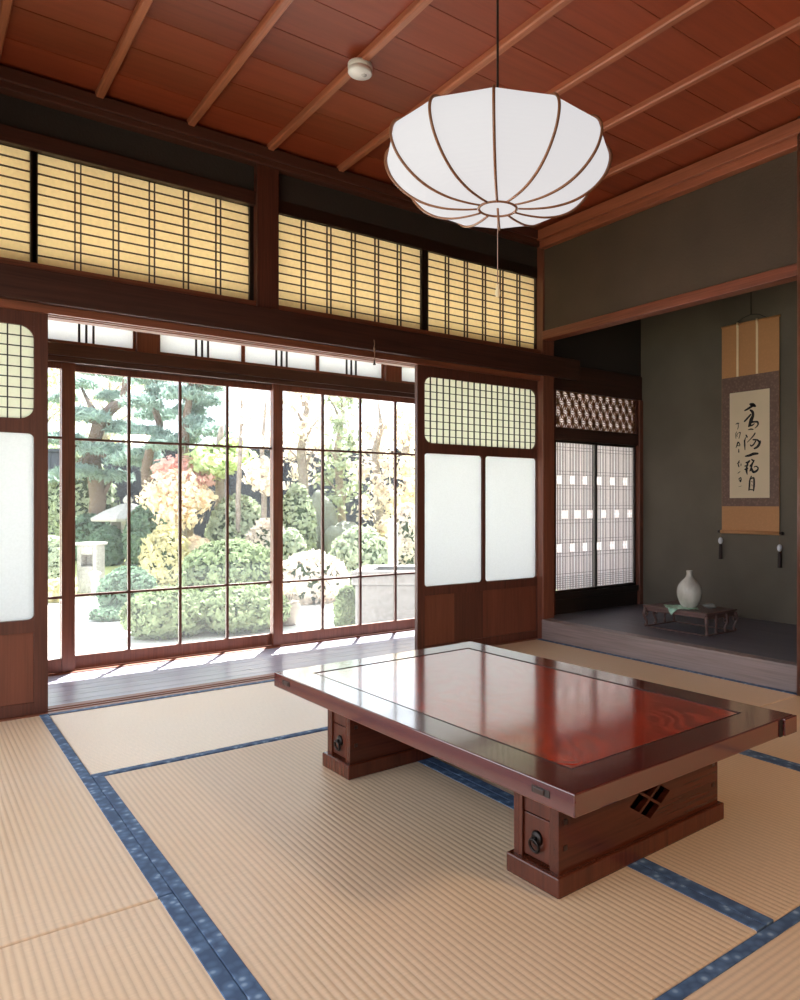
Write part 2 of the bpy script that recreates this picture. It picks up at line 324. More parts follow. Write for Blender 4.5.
# transom windows: paper behind a grid of thin bars
def transom(name, x0, x1, z0, z1, y, npair=5, nrow=11):
    e = sempty(name, ((x0+x1)/2, y, z0))
    f = MB(); fw = .022
    f.box(x0-fw, y, z0-fw, x0, y+.03, z1+fw).box(x1, y, z0-fw, x1+fw, y+.03, z1+fw).box(x0, y, z0-fw, x1, y+.03, z0).box(x0, y, z1, x1, y+.03, z1+fw)
    f.build('frame', M['bk'], e, .0015)
    l = MB()
    for i in range(npair):
        xc = x0 + (x1-x0)*(i+1)/(npair+1)
        for d in (-.0115, .0115): l.box(xc+d-.0022, y+.006, z0, xc+d+.0022, y+.018, z1)
    for j in range(1, nrow): zc = z0+(z1-z0)*j/nrow; l.box(x0, y+.005, zc-.0021, x1, y+.017, zc+.0021)
    l.build('lattice', M['lat'], e)
    MB().box(x0, y+.0185, z0, x1, y+.0195, z1).build('paper', M['paper'], e)
transom('window_1', -.44, .438, 1.945, 2.43, 3.765)
transom('window_2', .466, 1.395, 1.942, 2.43, 3.765)
transom('window_3', 1.542, 2.437, 1.942, 2.43, 3.765)
transom('window_4', 2.486, 3.352, 1.942, 2.43, 3.765)

# ------------------------------------------------------------------ sliding panels
def fillets(mb, x0, z0, x1, z1, r, y0, y1, n=6):
    for cx, cz, sx, sz in ((x0,z0,1,1),(x1,z0,-1,1),(x1,z1,-1,-1),(x0,z1,1,-1)):
        poly = [(cx, cz)] + [(cx+sx*(r-r*math.sin(PI/2*k/n)), cz+sz*(r-r*math.cos(PI/2*k/n))) for k in range(n+1)]
        mb.prism(poly, lambda a, b: (a, y0, b), lambda a, b: (a, y1, b))
def panel(name, x0, x1, y=3.757, d=.03):
    e = sempty(name, ((x0+x1)/2, y, 0)); y1 = y+d; sw = .052
    xa, xb = x0+sw, x1-sw; xm = (xa+xb)/2
    f = MB().box(x0, y, .0, xa, y1, 1.742).box(xb, y, 0, x1, y1, 1.742)
    f.box(xa, y+.001, 1.672, xb, y1-.001, 1.742).box(xa, y+.001, 1.21, xb, y1-.001, 1.272).box(xa, y+.001, .352, xb, y1-.001, .407).box(xa, y+.001, 0, xb, y1-.001, .05)
    f.box(xm-.013, y+.001, .407, xm+.013, y1-.001, 1.21)
    fillets(f, xa, 1.272, xb, 1.672, .055, y+.002, y1-.002)
    for a, b in ((xa, xm-.013), (xm+.013, xb)): fillets(f, a, .407, b, 1.21, .022, y+.002, y1-.002)
    f.build('frame', M['wz'], e, .002)
    l = MB(); nx = round((xb-xa)/.0485); 
    for i in range(1, nx): xc = xa+(xb-xa)*i/nx; l.box(xc-.0024, y+.006, 1.272, xc+.0024, y+.015, 1.672)
    for j in range(1, 9): zc = 1.272+.4*j/9; l.box(xa, y+.007, zc-.0022, xb, y+.014, zc+.0022)
    l.build('lattice', M['lat2'], e)
    MB().box(xa, y+.016, 1.272, xb, y+.019, 1.672).build('upper_pane', M['creamglass'], e)
    for a, b in ((xa, xm-.013), (xm+.013, xb)): MB().box(a, y+.014, .407, b, y+.018, 1.21).build('frosted_pane', M['frost'], e)
    w = [xa, xa+(xb-xa)*.25, xm, xb]
    for i in range(3): MB().box(w[i], y+.009, .05, w[i+1]-.0006, y+.02, .352).build('wainscot_board', WB[i], e)
WB = [wood('wainscot_light', lin(112,64,46), 'Z', .4, .3), wood('wainscot_dark', lin(86,48,36), 'Z', .4, .3), wood('wainscot_mid', lin(108,60,44), 'Z', .4, .3)]
panel('door_1', -.46, .503)
panel('door_2', 2.402, 3.405)

# ------------------------------------------------------------------ veranda
struct(MB().box(-.6, 3.86, -.2, 3.36, 4.86, -.075).build('floor_veranda', M['sub']))
vb = MB(); y = 3.862
while y < 4.69: vb.box(-.6, y, -.075, 3.36, min(y+.1035, 4.70), -.035); y += .105
struct(vb.build('trim_10', M['ver'], bevel=.002))
sl = MB()
for y0, y1, z in ((4.70,4.735,-.03),(4.735,4.77,-.036),(4.77,4.78,-.03),(4.78,4.815,-.036),(4.815,4.86,-.03)): sl.box(-.6, y0, -.2, 4.6, y1, z)
struct(sl.build('trim_11', M['rx'], bevel=.001))
hd = MB().box(-.6, 4.69, 1.722, 4.6, 4.86, 1.79).box(-.6, 4.705, 1.69, 4.6, 4.735, 1.722).box(-.6, 4.768, 1.69, 4.6, 4.78, 1.722)
struct(hd.build('trim_12', M['wx'], bevel=.003))
pm = MB()
for xa, xb in ((-.6,-.45),(1.077,1.204),(2.74,2.872),(4.45,4.6)): pm.box(xa, 4.70, 1.79, xb, 4.83, 2.62)
struct(pm.build('trim_13', M['rz'], bevel=.003))
struct(MB().box(-.6, 4.70, 2.42, 4.6, 4.83, 2.62).build('trim_14', M['wx'], bevel=.003))
def over(name, x0, x1, n):
    e = sempty(name, ((x0+x1)/2, 4.75, 1.79)); f = MB()
    f.box(x0, 4.74, 1.79, x1, 4.77, 1.815).box(x0, 4.74, 2.39, x1, 4.77, 2.42)
    for i in range(n+1): xc = x0+(x1-x0)*i/n; f.box(max(x0, xc-.011), 4.741, 1.815, min(x1, xc+.011), 4.769, 2.39)
    f.build('frame', M['rx'], e, .0015)
    l = MB()
    for i in range(n):
        xc = x0+(x1-x0)*(i+.5)/n
        for d in (-.036, 0, .036): l.box(xc+d-.0055, 4.742, 1.815, xc+d+.0055, 4.752, 2.39)
    l.build('lattice', M['lat2'], e)
    MB().box(x0, 4.753, 1.815, x1, 4.757, 2.39).build('frosted_pane', M['frost'], e)
over('window_5', -.45, 1.077, 3); over('window_6', 1.204, 2.74, 3); over('window_7', 2.872, 4.45, 3)
def glassdoor(name, x0, x1, y, n=4, sw=.066):
    e = sempty(name, ((x0+x1)/2, y, -.03)); d = .03
    f = MB().box(x0, y, -.03, x0+sw, y+d, 1.715).box(x1-sw, y, -.03, x1, y+d, 1.715).box(x0+sw, y+.001, -.03, x1-sw, y+d-.001, .045).box(x0+sw, y+.001, 1.655, x1-sw, y+d-.001, 1.715)
    f.build('frame', M['rz'], e, .002)
    l = MB(); xa, xb = x0+sw, x1-sw
    for i in range(1, n): xc = xa+(xb-xa)*i/n; l.box(xc-.008, y+.004, .045, xc+.008, y+d-.004, 1.655)
    for z in (.385, 1.272): l.box(xa, y+.005, z-.007, xb, y+d-.005, z+.007)
    l.build('glazing_bar', M['wz'], e, .001)
    MB().box(xa, y+.0145, .045, xb, y+.0155, 1.655).build('glass_pane', M['glass'], e)
    return e
da = glassdoor('door_3', -.50, .766, 4.737)
MB().lathe([(.0,0),(.007,.0),(.009,.004),(.006,.008),(0,.008)], (0,0,0), 12, False).build('lock_knob', plain('brass', lin(190,170,130), .3, 1), da).location = (.6, -.012, 1.02)
glassdoor('door_4', .70, 1.985, 4.782); glassdoor('door_5', 1.912, 3.20, 4.737); glassdoor('door_6', 3.13, 4.42, 4.782)
# outside eave, veranda ceiling
struct(MB().box(-.75, 4.83, 2.62, 4.75, 5.95, 2.68).build('trim_15', M['wy']))
struct(MB().box(-.6, 3.87, 2.60, 4.6, 4.72, 2.64).build('ceiling_veranda', plain('pale_veranda_ceiling', lin(214,190,150), .7)))
struct(MB().box(4.58, 3.86, -.2, 4.66, 4.86, 2.64).build('wall_veranda_end', plain('pale_plaster', lin(226,214,204), .8)))
struct(MB().box(3.36, 3.87, -.2, 4.58, 4.70, -.035).build('floor_veranda_end', M['ver']))
struct(MB().box(-.68, 3.86, -.2, -.6, 4.86, 2.64).build('wall_veranda', M['pla']))

# ------------------------------------------------------------------ alcove
struct(MB().box(3.405, 1.7, -.16, 4.56, 3.80, .118).build('floor_alcove', M['alc']))
struct(MB().box(3.345, 1.86, -.16, 3.415, 3.699, .131).build('trim_16', M['alcf'], bevel=.004))
struct(MB().box(3.4155, 1.86, .118, 4.47, 3.80, .131).build('trim_17', M['alc']))
struct(MB().box(4.47, 1.6, -.1, 4.56, 3.96, 2.75).build('wall_alcove', M['pld']))
struct(MB().box(3.41, 1.62, .131, 4.47, 1.70, 2.75).build('wall_alcove_side', M['pld']))
struct(MB().box(3.372, 1.86, 2.058, 3.41, 3.70, 2.74).build('wall_alcove_upper', M['pla']))
struct(MB().box(3.35, 1.80, 2.0, 3.43, 3.70, 2.06).build('trim_18', M['ry'], bevel=.004))
struct(MB().box(3.41, 1.7, 2.68, 4.47, 3.8, 2.74).build('ceiling_alcove', M['sub']))
struct(MB().tube([(3.36,1.815,-.05),(3.36,1.815,1.0),(3.36,1.818,2.74)], [.066,.064,.062], 24).build('trim_19', M['rz'], smooth=True))
struct(MB().box(3.40, -.12, -.16, 3.5, 1.76, 2.75).build('wall_right', M['pla']))
# side wall of the alcove with the writing-desk window
sw_ = MB().box(3.462, 3.80, 1.885, 4.47, 3.88, 2.75)
struct(sw_.build('wall_alcove_garden', M['plb']))
struct(MB().box(3.462, 3.785, 1.70, 4.47, 3.87, 1.885).box(3.55, 3.79, 1.352, 4.43, 3.85, 1.44).build('trim_20', M['wx'], bevel=.003))
struct(MB().box(4.43, 3.775, .131, 4.47, 3.86, 1.70).build('trim_21', M['rz'], bevel=.003))
struct(MB().box(3.462, 3.79, 1.44, 3.565, 3.86, 1.70).box(3.462, 3.79, .131, 3.555, 3.86, 1.44).box(4.41, 3.79, 1.44, 4.43, 3.86, 1.70).build('trim_22', M['wz']))
struct(MB().box(3.555, 3.80, .131, 4.43, 3.86, .235).build('wall_alcove_sill', M['bk']))
struct(MB().box(3.555, 3.785, .235, 4.43, 3.87, .28).build('trim_23', M['bk'], bevel=.003))
# star lattice above
e = sempty('window_8', (3.99, 3.80, 1.44)); l = MB(); x0, x1, z0, z1 = 3.565, 4.41, 1.44, 1.70
def clipbar(p, q, w, y0, y1):
    (xa, za), (xb, zb) = p, q; ts = [0., 1.]; dx, dz = xb-xa, zb-za
    for pp, qq in ((-dx, xa-x0), (dx, x1-xa), (-dz, za-z0), (dz, z1-za)):
        if abs(pp) < 1e-9:
            if qq < 0: return
        else:
            r = qq/pp
            if pp < 0: ts[0] = max(ts[0], r)
            else: ts[1] = min(ts[1], r)
    if ts[1]-ts[0] < .02: return
    a = (xa+dx*ts[0], za+dz*ts[0]); b = (xa+dx*ts[1], za+dz*ts[1])
    l.bar((a[0], (y0+y1)/2, a[1]), (b[0], (y0+y1)/2, b[1]), w, y1-y0)
S_ = .072; hgt = S_*math.sqrt(3)/2
for r_ in range(-1, 5):
    for c_ in range(-1, 15):
        ox = x0 + (c_ + .5*(r_ % 2))*S_; oz = z0 + r_*hgt - .01
        a = (ox, oz); b = (ox+S_, oz); cc = (ox+S_/2, oz+hgt); dd = (ox+S_*1.5, oz+hgt)
        for P in ((a, b, cc), (b, dd, cc)):
            for i in range(3): clipbar(P[i], P[(i+1) % 3], .0036, 3.806, 3.818)
            g0 = (sum(p[0] for p in P)/3, sum(p[1] for p in P)/3)
            for i in range(3): clipbar(P[i], g0, .003, 3.807, 3.817)
l.build('star_lattice', plain('honey_lattice_wood', lin(150,100,62), .5), e)
MB().box(x0, 3.83, z0, x1, 3.832, z1).build('paper', M['wpaper'], e)
# two paper windows with fine lattice and flower knots
e = sempty('window_9', (3.99, 3.80, .28))
f = MB(); z0, z1 = .30, 1.335
for xa, xb in ((3.555, 3.983), (3.952, 4.43)):
    yy = 3.80 if xa < 3.6 else 3.816
    f.box(xa, yy, .28, xa+.014, yy+.015, 1.352).box(xb-.016, yy, .28, xb, yy+.015, 1.352).box(xa, yy, .28, xb, yy+.015, z0-.002).box(xa, yy, z1, xb, yy+.015, 1.352)
f.build('frame', M['bkz'], e, .001)
l = MB()
M['knot'] = sheet('thin_white_paper', (.98,.99,1,1), (.9,.9,.9,1), .82, nz=.01)
for p, (xa, xb, yy) in enumerate(((3.569, 3.952, 3.802), (3.983, 4.414, 3.818))):
    n = 3; W = (xb-xa)/n
    for z in (1.305, 1.283, 1.135, 1.112, 1.035, 1.012, .89, .867, .79, .767, .65, .628, .555, .532, .41, .388): l.box(xa, yy+.004, z-.0013, xb, yy+.010, z+.0013)
    for z in (.315,.33,.345,.36,.375): l.box(xa, yy+.004, z-.0014, xb, yy+.010, z+.0014)
    rects = []
    for r_, zc in enumerate((1.0735, .8285, .592)):
        for i in range(n):
            x = xa+W*(i+(.3 if r_ % 2 == 0 else .72))
            rects += [(x-.028, zc-.006, x+.028, zc+.006), (x-.007, zc-.024, x+.007, zc+.024)]
    for i in range(n):
        for u in (.08, .2, .32, .44, .56, .68, .80, .92):
            x = xa+W*(i+u); zs = [z0] + [v for zc in (1.0735, .8285, .592) if any(q[0] < x < q[2] and q[1] < zc < q[3] for q in rects) for v in (zc+.03, zc-.03)][::-1] + [z1]
            for k in range(0, len(zs), 2): l.box(x-.0012, yy+.003, zs[k], x+.0012, yy+.009, zs[k+1])
        for u in (.14, .50, .86): rects.append((xa+W*(i+u)-.006, z0, xa+W*(i+u)+.006, .40 if u != .5 else z1))
    xs = sorted({xa, xb} | {q[k] for q in rects for k in (0, 2) if xa < q[k] < xb}); zs = sorted({z0, z1} | {q[k] for q in rects for k in (1, 3) if z0 < q[k] < z1})
    pp = MB()
    for i in range(len(xs)-1):
        for j in range(len(zs)-1):
            cx, cz = (xs[i]+xs[i+1])/2, (zs[j]+zs[j+1])/2
            pp.mi = 1 if any(q[0] < cx < q[2] and q[1] < cz < q[3] for q in rects) else 0
            pp.add([(xs[i],yy+.011,zs[j]),(xs[i+1],yy+.011,zs[j]),(xs[i+1],yy+.011,zs[j+1]),(xs[i],yy+.011,zs[j+1])], [(0,1,2,3)])
    pp.build('paper', [M['wpaper'], M['knot']], e)
l.build('lattice', plain('grey_lattice_wood', lin(92,86,86), .5), e)

# ------------------------------------------------------------------ walls behind the camera, open doorways to the next rooms
struct(MB().box(-.56, -.12, 1.85, -.46, 3.70, 2.75).build('wall_left', M['pla']))
struct(MB().box(-.56, -.22, 1.74, 3.5, -.12, 2.75).build('wall_rear', M['pla']))
rw = MB()
rw.box(-.46, -.16, -.05, 1.45, -.13, 1.74)
struct(rw.build('door_7', M['pla']))
# ------------------------------------------------------------------ low table (local coordinates about its centre)
T = dict(frame=wood('dark_red_lacquer_y', lin(84,26,22), 'Y', .16, .3, 1, spec=.7), framex=wood('dark_red_lacquer_x', lin(84,26,22), 'X', .16, .3, 1, spec=.7),
         leg=wood('red_brown_lacquer', lin(78,33,19), 'X', .26, .4), legz=wood('red_brown_lacquer_upright', lin(84,38,23), 'Z', .26, .35), drawer=wood('drawer_front', lin(82,36,22), 'Z', .28, .4),
         dark=plain('dark_recess', lin(30,16,12), .5), iron=plain('dark_iron', lin(46,40,38), .35, .8), panel=lacquer_panel(), key=wood('dark_key_wood', lin(52,28,20), 'Y', .35))
tb = thing('low_table', 'long low dark red lacquered table with drawers in both pedestals', 'low table', (1.495, 1.827, 0), rz=math.radians(1.8), local=True)
HX, HY, Z0, Z1 = .445, .727, .265, .315; PX, PY = .345, .622
m = MB(); o4 = [(-HX,-HY),(HX,-HY),(HX,HY),(-HX,HY)]; i4 = [(-PX,-PY),(PX,-PY),(PX,PY),(-PX,PY)]
vs = [(x, y, z) for z in (Z0, Z1) for q in (o4, i4) for x, y in q]; fs = []
for k in range(4):
    l_ = (k+1) % 4; fs += [(8+k, 8+l_, 12+l_, 12+k), (k, 4+k, 4+l_, l_), (k, l_, 8+l_, 8+k), (4+k, 12+k, 12+l_, 4+l_)]
m.add(vs, fs); m.build('top_frame', T['frame'], tb, .003)
# corner block that stands proud at the right end, with the dark notch beside it
for s_ in (-1, 1):
    m = MB().box(.382, s_*HY, Z0+.002, .447, s_*(HY+.010), Z1-.001); m.build('corner_block', T['framex'], tb, .002)
    m = MB().box(.366, s_*HY, Z0+.001, .381, s_*(HY+.003), Z1-.002); m.build('notch', T['dark'], tb)
for s_ in (-1, 1):
    MB().box(-HX-.0012, s_*.60, Z0+.02, -HX+.01, s_*.655, Z0+.036).build('key_slot', T['dark'], tb)
    k = MB().box(-HX-.0045, s_*.607 , Z0+.022, -HX+.01, s_*.640, Z0+.034); k.build('locking_key', T['key'], tb, .002)
p = MB().box(-PX+.002, -PY+.002, Z0+.006, PX-.002, PY-.002, Z1-.0015); p.build('top_panel', T['panel'], tb, .0015)
gq = MB()
for b in ((-PX-.0012,-PY-.0012,-PX+.0022,PY+.0012),(PX-.0022,-PY-.0012,PX+.0012,PY+.0012),(-PX,-PY-.0012,PX,-PY+.0022),(-PX,PY-.0022,PX,PY+.0012)): gq.box(b[0], b[1], Z1-.004, b[2], b[3], Z1+.0003)
gq.build('inlay_line', T['dark'], tb)
MB().box(-.37, -.64, Z0-.012, .37, .64, Z0+.004).build('under_frame', T['key'], tb, .002)
def pedestal(yc):
    w, h = .338, .0915; y0, y1 = yc-h, yc+h
    inn = .014
    ya, yb = y0+inn, y1-inn; xa, xb = -w+inn, w-inn
    outer = -1 if yc < 0 else 1
    root = MB().box(-w, y0, 0, w, y1, .048); pd = root.build('plinth', T['legz'], tb, .004)
    # side boards; the outer one is pierced by four lozenges
    for sd in (-1, 1):
        yf = ya if sd < 0 else yb; yi = yf - sd*.018
        m = MB(); holes = []
        if sd == outer:
            cx, cz, gx = .015, .138, .009
            A, B = .078, .048
            for dx, dz in ((-.5,0),(.5,0),(0,-.5),(0,.5)):
                cxx, czz = cx+dx*2*(A/2+gx*.7), cz+dz*2*(B/2+gx*.5)
                holes.append([(cxx-A/2, czz), (cxx, czz-B/2), (cxx+A/2, czz), (cxx, czz+B/2)])
        brd = MB().box(xa, min(yf, yi), .048, xb, max(yf, yi), .256).build('side_panel', T['leg'], tb)
        if holes:
            hm = MB()
            for hpoly in holes: hm.prism(hpoly, lambda a, b: (a, min(yf, yi)-.01, b), lambda a, b: (a, max(yf, yi)+.01, b))
            cut = hm.build('cutter', T['dark'])
            cut.parent = tb
            import bmesh
            for ob in (cut, brd):
                bm = bmesh.new(); bm.from_mesh(ob.data); bmesh.ops.recalc_face_normals(bm, faces=bm.faces); bm.to_mesh(ob.data); bm.free()
            bo = brd.modifiers.new('pierce', 'BOOLEAN'); bo.operation = 'DIFFERENCE'; bo.object = cut; bo.solver = 'EXACT'
            bpy.context.view_layer.update()
            me = bpy.data.meshes.new_from_object(brd.evaluated_get(bpy.context.evaluated_depsgraph_get()))
            brd.modifiers.clear(); brd.data = me
            bpy.data.objects.remove(cut)
        # square tenon ends
        for xt in (xa+.022, xb-.022):
            for zt in (.105, .165):
                MB().box(xt-.006, yf-.0005 if sd > 0 else yf-.0015, zt-.006, xt+.006, yf+.0015 if sd > 0 else yf+.0005, zt+.006).build('tenon', T['key'], tb)
    for xs_ in (xa, xb-.018): pass
    # ends: two stiles and the drawer fronts between them
    for sx in (-1, 1):
        xe = xa if sx < 0 else xb
        for yy in (ya+.018, yb-.018-.012):
            MB().box(xe, yy, .048, xe-sx*.02, yy+.012, .256).build('stile', T['legz'], tb, .001)
        MB().box(xe-sx*.020, ya+.018, .05, xe-sx*.026, yb-.018, .256).build('back_board', T['key'], tb)
        MB().box(xe-sx*.006, ya+.0305, .160, xe-sx*.018, yb-.0305, .252).build('upper_board', T['drawer'], tb, .001)
        d = MB().box(xe-sx*.006, ya+.0305, .055, xe-sx*.018, yb-.0305, .157).build('drawer', T['drawer'], tb, .0015)
        xf = xe - sx*.006
        r = MB()
        r.tube([(xf, yc, .106), (xf+sx*.006, yc, .106)], [.019, .015], 20)
        r.tube([(xf+sx*.004, yc, .106), (xf+sx*.014, yc, .106)], .006, 12)
        pts = [(xf+sx*.011+sx*.003*math.cos(a), yc+.0155*math.sin(a), .091+.0155*math.cos(a)) for a in [2*PI*k/20 for k in range(21)]]
        r.tube(pts, .0038, 8)
        r.build('ring_pull', T['iron'], d, smooth=True)
    MB().box(xa+.028, ya+.019, .05, xb-.028, yb-.019, .052).build('bottom_board', T['key'], tb)
pedestal(-.4835); pedestal(.4835)

# ------------------------------------------------------------------ pendant lamp
LX, LY = 1.381, 1.721
lp = thing('pendant_lamp', 'round white pumpkin shaped pendant lamp with brown ribs hanging over the table', 'lamp', (LX, LY, 1.79))
prof = [(.055,1.783),(.10,1.782),(.16,1.787),(.22,1.804),(.27,1.834),(.308,1.874),(.326,1.913),(.327,1.945),(.312,1.968),(.28,1.979),(.20,1.985),(.05,1.988)]
from mathutils.geometry import interpolate_bezier
dense = []
for i in range(len(prof)-1):
    p0 = Vector(prof[max(i-1,0)]); p1 = Vector(prof[i]); p2 = Vector(prof[i+1]); p3 = Vector(prof[min(i+2,len(prof)-1)])
    for k in range(4):
        t = k/4; dense.append(.5*((2*p1)+(-p0+p2)*t+(2*p0-5*p1+4*p2-p3)*t*t+(-p0+3*p1-3*p2+p3)*t**3))
dense.append(Vector(prof[-1]))
NR = 12; A0 = math.atan2(-LY, -LX) + math.radians(-1.7)
sh = MB(); NS = 8; n = NR*NS; vs = []
for r, z in dense:
    for k in range(n):
        i, j = divmod(k, NS); a = A0 + 2*PI*(i + j/NS)/NR
        half = PI/NR; th_ = (j/NS)*2*half - half
        ch = 1 - .036*(1-(th_/half)**2)             # straight paper between neighbouring ribs, slightly hollow
        vs.append((LX+r*ch*math.cos(a), LY+r*ch*math.sin(a), z))
fs = [(i*n+k, i*n+(k+1)%n, (i+1)*n+(k+1)%n, (i+1)*n+k) for i in range(len(dense)-1) for k in range(n)]
sh.add(vs, fs + [tuple(range(n-1,-1,-1))])
M['shade'] = emitter('lamp_paper', (1.0,.97,.98,1), SHADE, (.12,.12,.12,1))
M['rib'] = wood('lamp_rib_wood', lin(140,92,64), 'Z', .4, .2)
sh.build('lamp_shade', M['shade'], lp, smooth=False)
for i in range(NR):
    a = A0 + 2*PI*i/NR
    pts = [(LX+(r+.006)*math.cos(a), LY+(r+.006)*math.sin(a), z) for r, z in dense]
    MB().tube(pts, .0042, 8).build('rib', M['rib'], lp, smooth=True)
ring = [(LX+.056*math.cos(2*PI*k/36), LY+.056*math.sin(2*PI*k/36), 1.782) for k in range(37)]
MB().tube(ring, .0042, 8, False).build('bottom_ring', M['rib'], lp, smooth=True)
MB().lathe([(.0,1.987),(.05,1.989),(.05,2.0),(.02,2.01),(0,2.01)], (LX,LY,0), 24, False).build('top_cap', M['rib'], lp, smooth=True)
MB().tube([(LX,LY,2.0),(LX,LY,2.69)], .0035, 8).build('cord', plain('black_cord', lin(24,22,22), .6), lp)
MB().lathe([(.0,2.66),(.04,2.66),(.045,2.68),(.045,2.738),(0,2.738)], (LX,LY,0), 24, False).build('ceiling_rose', plain('brown_plastic', lin(70,48,38), .4), lp, smooth=True)
pc = MB().tube([(LX,LY,1.787),(LX,LY,1.555)], .0016, 6).build('pull_cord', plain('grey_cord', lin(170,140,130), .7), lp)
MB().tube([(LX,LY,1.787),(LX+.002,LY-.002,1.745)], .0035, 8).build('cord_sleeve', M['rib'], pc)
MB().lathe([(.0,1.52),(.006,1.522),(.0075,1.532),(.005,1.548),(.003,1.557),(0,1.557)], (LX,LY,0), 14, False).build('pull_knob', plain('ivory_plastic', lin(240,222,190), .4), pc, smooth=True)

# smoke detector on a ceiling batten
sd = thing('smoke_detector', 'small round white smoke detector on a ceiling batten', 'smoke detector', (1.476, 2.744, 2.715))
M['wplastic'] = plain('white_plastic', lin(244,242,240), .35, nz=.02)
MB().lathe([(0,.0),(.047,.0),(.05,-.004),(.05,-.019),(.047,-.021)], (1.476,2.744,2.716), 40, False).build('base', M['wplastic'], sd, smooth=True)
MB().lathe([(.0465,-.020),(.0465,-.024),(.049,-.025),(.049,-.038),(.046,-.042),(0,-.043)], (1.476,2.744,2.716), 40, False).build('cover', M['wplastic'], sd, smooth=True)
MB().lathe([(0,-.0425),(.011,-.0435),(.011,-.0455),(0,-.046)], (1.490,2.736,2.716), 20, False).build('test_button', plain('grey_plastic', lin(200,198,198), .4), sd, smooth=True)

# little cord hanging from the long beam
hc = thing('hanging_cord', 'short knotted cord dangling from the dark beam above the doorway', 'knotted_cord', (2.071, 3.685, 1.82))
M['hemp'] = plain('worn_hemp', lin(138,104,84), .8)
MB().tube([(2.071,3.688,1.825),(2.073,3.684,1.80),(2.068,3.683,1.78),(2.072,3.682,1.755),(2.070,3.682,1.70)], .0028, 6).build('string', M['hemp'], hc)
MB().ball((2.070,3.682,1.775),(.007,.006,.009),1).ball((2.071,3.682,1.757),(.006,.005,.007),1).build('knot', M['hemp'], hc, smooth=True)
MB().lathe([(.002,.02),(.005,.0),(.009,-.012),(0,-.012)], (2.070,3.682,1.695), 10, False).build('tassel', plain('dark_tassel', lin(58,46,42), .8), hc, smooth=True)

# ------------------------------------------------------------------ hanging scroll
XW = 4.468
def slab(y0, z0, y1, z1, x, d=.0012): return MB().box(x, y0, z0, x-d, y1, z1)
hs = thing('hanging_scroll', 'hanging scroll with five large brushed ink characters on cream paper', 'scroll', (XW, 2.845, .70))
def cloth(name, c, pat):
    t = NT(name); v = t.n('ShaderNodeTexVoronoi', {'Vector': t.coords((1,60,60)), 'Scale': 1.0})
    w = t.n('ShaderNodeTexNoise', {'Vector': t.coords((1,400,90)), 'Scale': 1.0})
    col = t.ramp(v.outputs['Distance'], [(.15, mul(c, 1+pat)), (.4, c), (.7, mul(c, 1-pat*.4))])
    return t.done(t.pbr(Base_Color=col, Roughness=.7, Normal=t.bump(w.outputs['Fac'], .15, .001)).outputs[0])
och = cloth('ochre_silk', lin(196,140,92), .05); brc = cloth('brown_brocade', lin(120,92,80), .35); pap = plain('cream_paper', lin(226,204,172), .7, nz=.04, scale=5); strip = plain('pale_gold_strip', lin(244,220,178), .6)
YL, YR = 3.062, 2.628
slab(YR, .705, YL, 2.128, XW-.010).build('ochre_mount', och, hs)
slab(YR+.002, .888, YL-.002, 1.772, XW-.0112, .001).build('brocade_field', brc, hs)
ppr = slab(2.697, .944, 2.998, 1.664, XW-.0121, .001).build('paper', pap, hs)
for yb in (2.938, 2.790): 
    MB().box(XW-.0113, yb-.008, 1.772, XW-.0125, yb+.008, 2.128).build('hanging_strip', strip, hs)
    MB().tube([(XW-.014, yb, 2.106), (XW-.014, yb, 2.14)], .007, 10).build('strip_knot', strip, hs, smooth=True)
MB().tube([(XW-.009,YR-.003,2.128),(XW-.009,YL+.003,2.128)], .0075, 10).build('top_rod', och, hs, smooth=True)
MB().tube([(XW-.014,YR-.004,.712),(XW-.014,YL+.004,.712)], .0125, 16).build('bottom_roller', och, hs, smooth=True)
for yy, sg in ((YR-.004,-1),(YL+.004,1)):
    MB().tube([(XW-.014,yy,.712),(XW-.014,yy+sg*.010,.712),(XW-.014,yy+sg*.022,.712),(XW-.014,yy+sg*.026,.712)], [.008,.009,.012,.009], 14).build('roller_knob', plain('dark_knob', lin(48,34,30), .3), hs, smooth=True)
MB().tube([(XW-.009,2.965,2.134),(XW-.008,2.90,2.165),(XW-.007,2.838,2.178),(XW-.008,2.78,2.168),(XW-.009,2.72,2.134)], .0025, 6).tube([(XW-.007,2.838,2.178),(XW-.006,2.838,2.66)], .003, 6).build('hanging_string', plain('dark_silk_cord', lin(52,46,42), .7), hs, smooth=True)
ink = MB(); XI = XW-.0134
for st in STROKES:
    P = [(Vector((0, y, z)), w) for y, z, w in st]
    Q = []
    for i in range(len(P)-1):
        p0, p1, p2, p3 = P[max(i-1,0)], P[i], P[i+1], P[min(i+2,len(P)-1)]
        for k in range(6):
            t = k/6; q = .5*((2*p1[0])+(-p0[0]+p2[0])*t+(2*p0[0]-5*p1[0]+4*p2[0]-p3[0])*t*t+(-p0[0]+3*p1[0]-3*p2[0]+p3[0])*t**3)
            Q.append((q, p1[1]+(p2[1]-p1[1])*t))
    Q.append(P[-1])
    # rounded ends
    d0 = (Q[0][0]-Q[1][0]).normalized(); d1 = (Q[-1][0]-Q[-2][0]).normalized()
    Q = [(Q[0][0]+d0*Q[0][1]*.8, Q[0][1]*.3)] + Q + [(Q[-1][0]+d1*Q[-1][1]*.8, Q[-1][1]*.3)]
    vs = []
    for i, (q, w) in enumerate(Q):
        d = (Q[min(i+1,len(Q)-1)][0]-Q[max(i-1,0)][0]).normalized(); nn = Vector((0, -d.z, d.y))
        for s_ in (-1, 1): v = q + nn*w*s_; vs.append((XI, v.y, v.z))
    ink.add(vs, [(2*i, 2*i+1, 2*i+3, 2*i+2) for i in range(len(Q)-1)])
ink.build('brushed_characters', plain('black_ink', lin(34,28,26), .8), ppr)
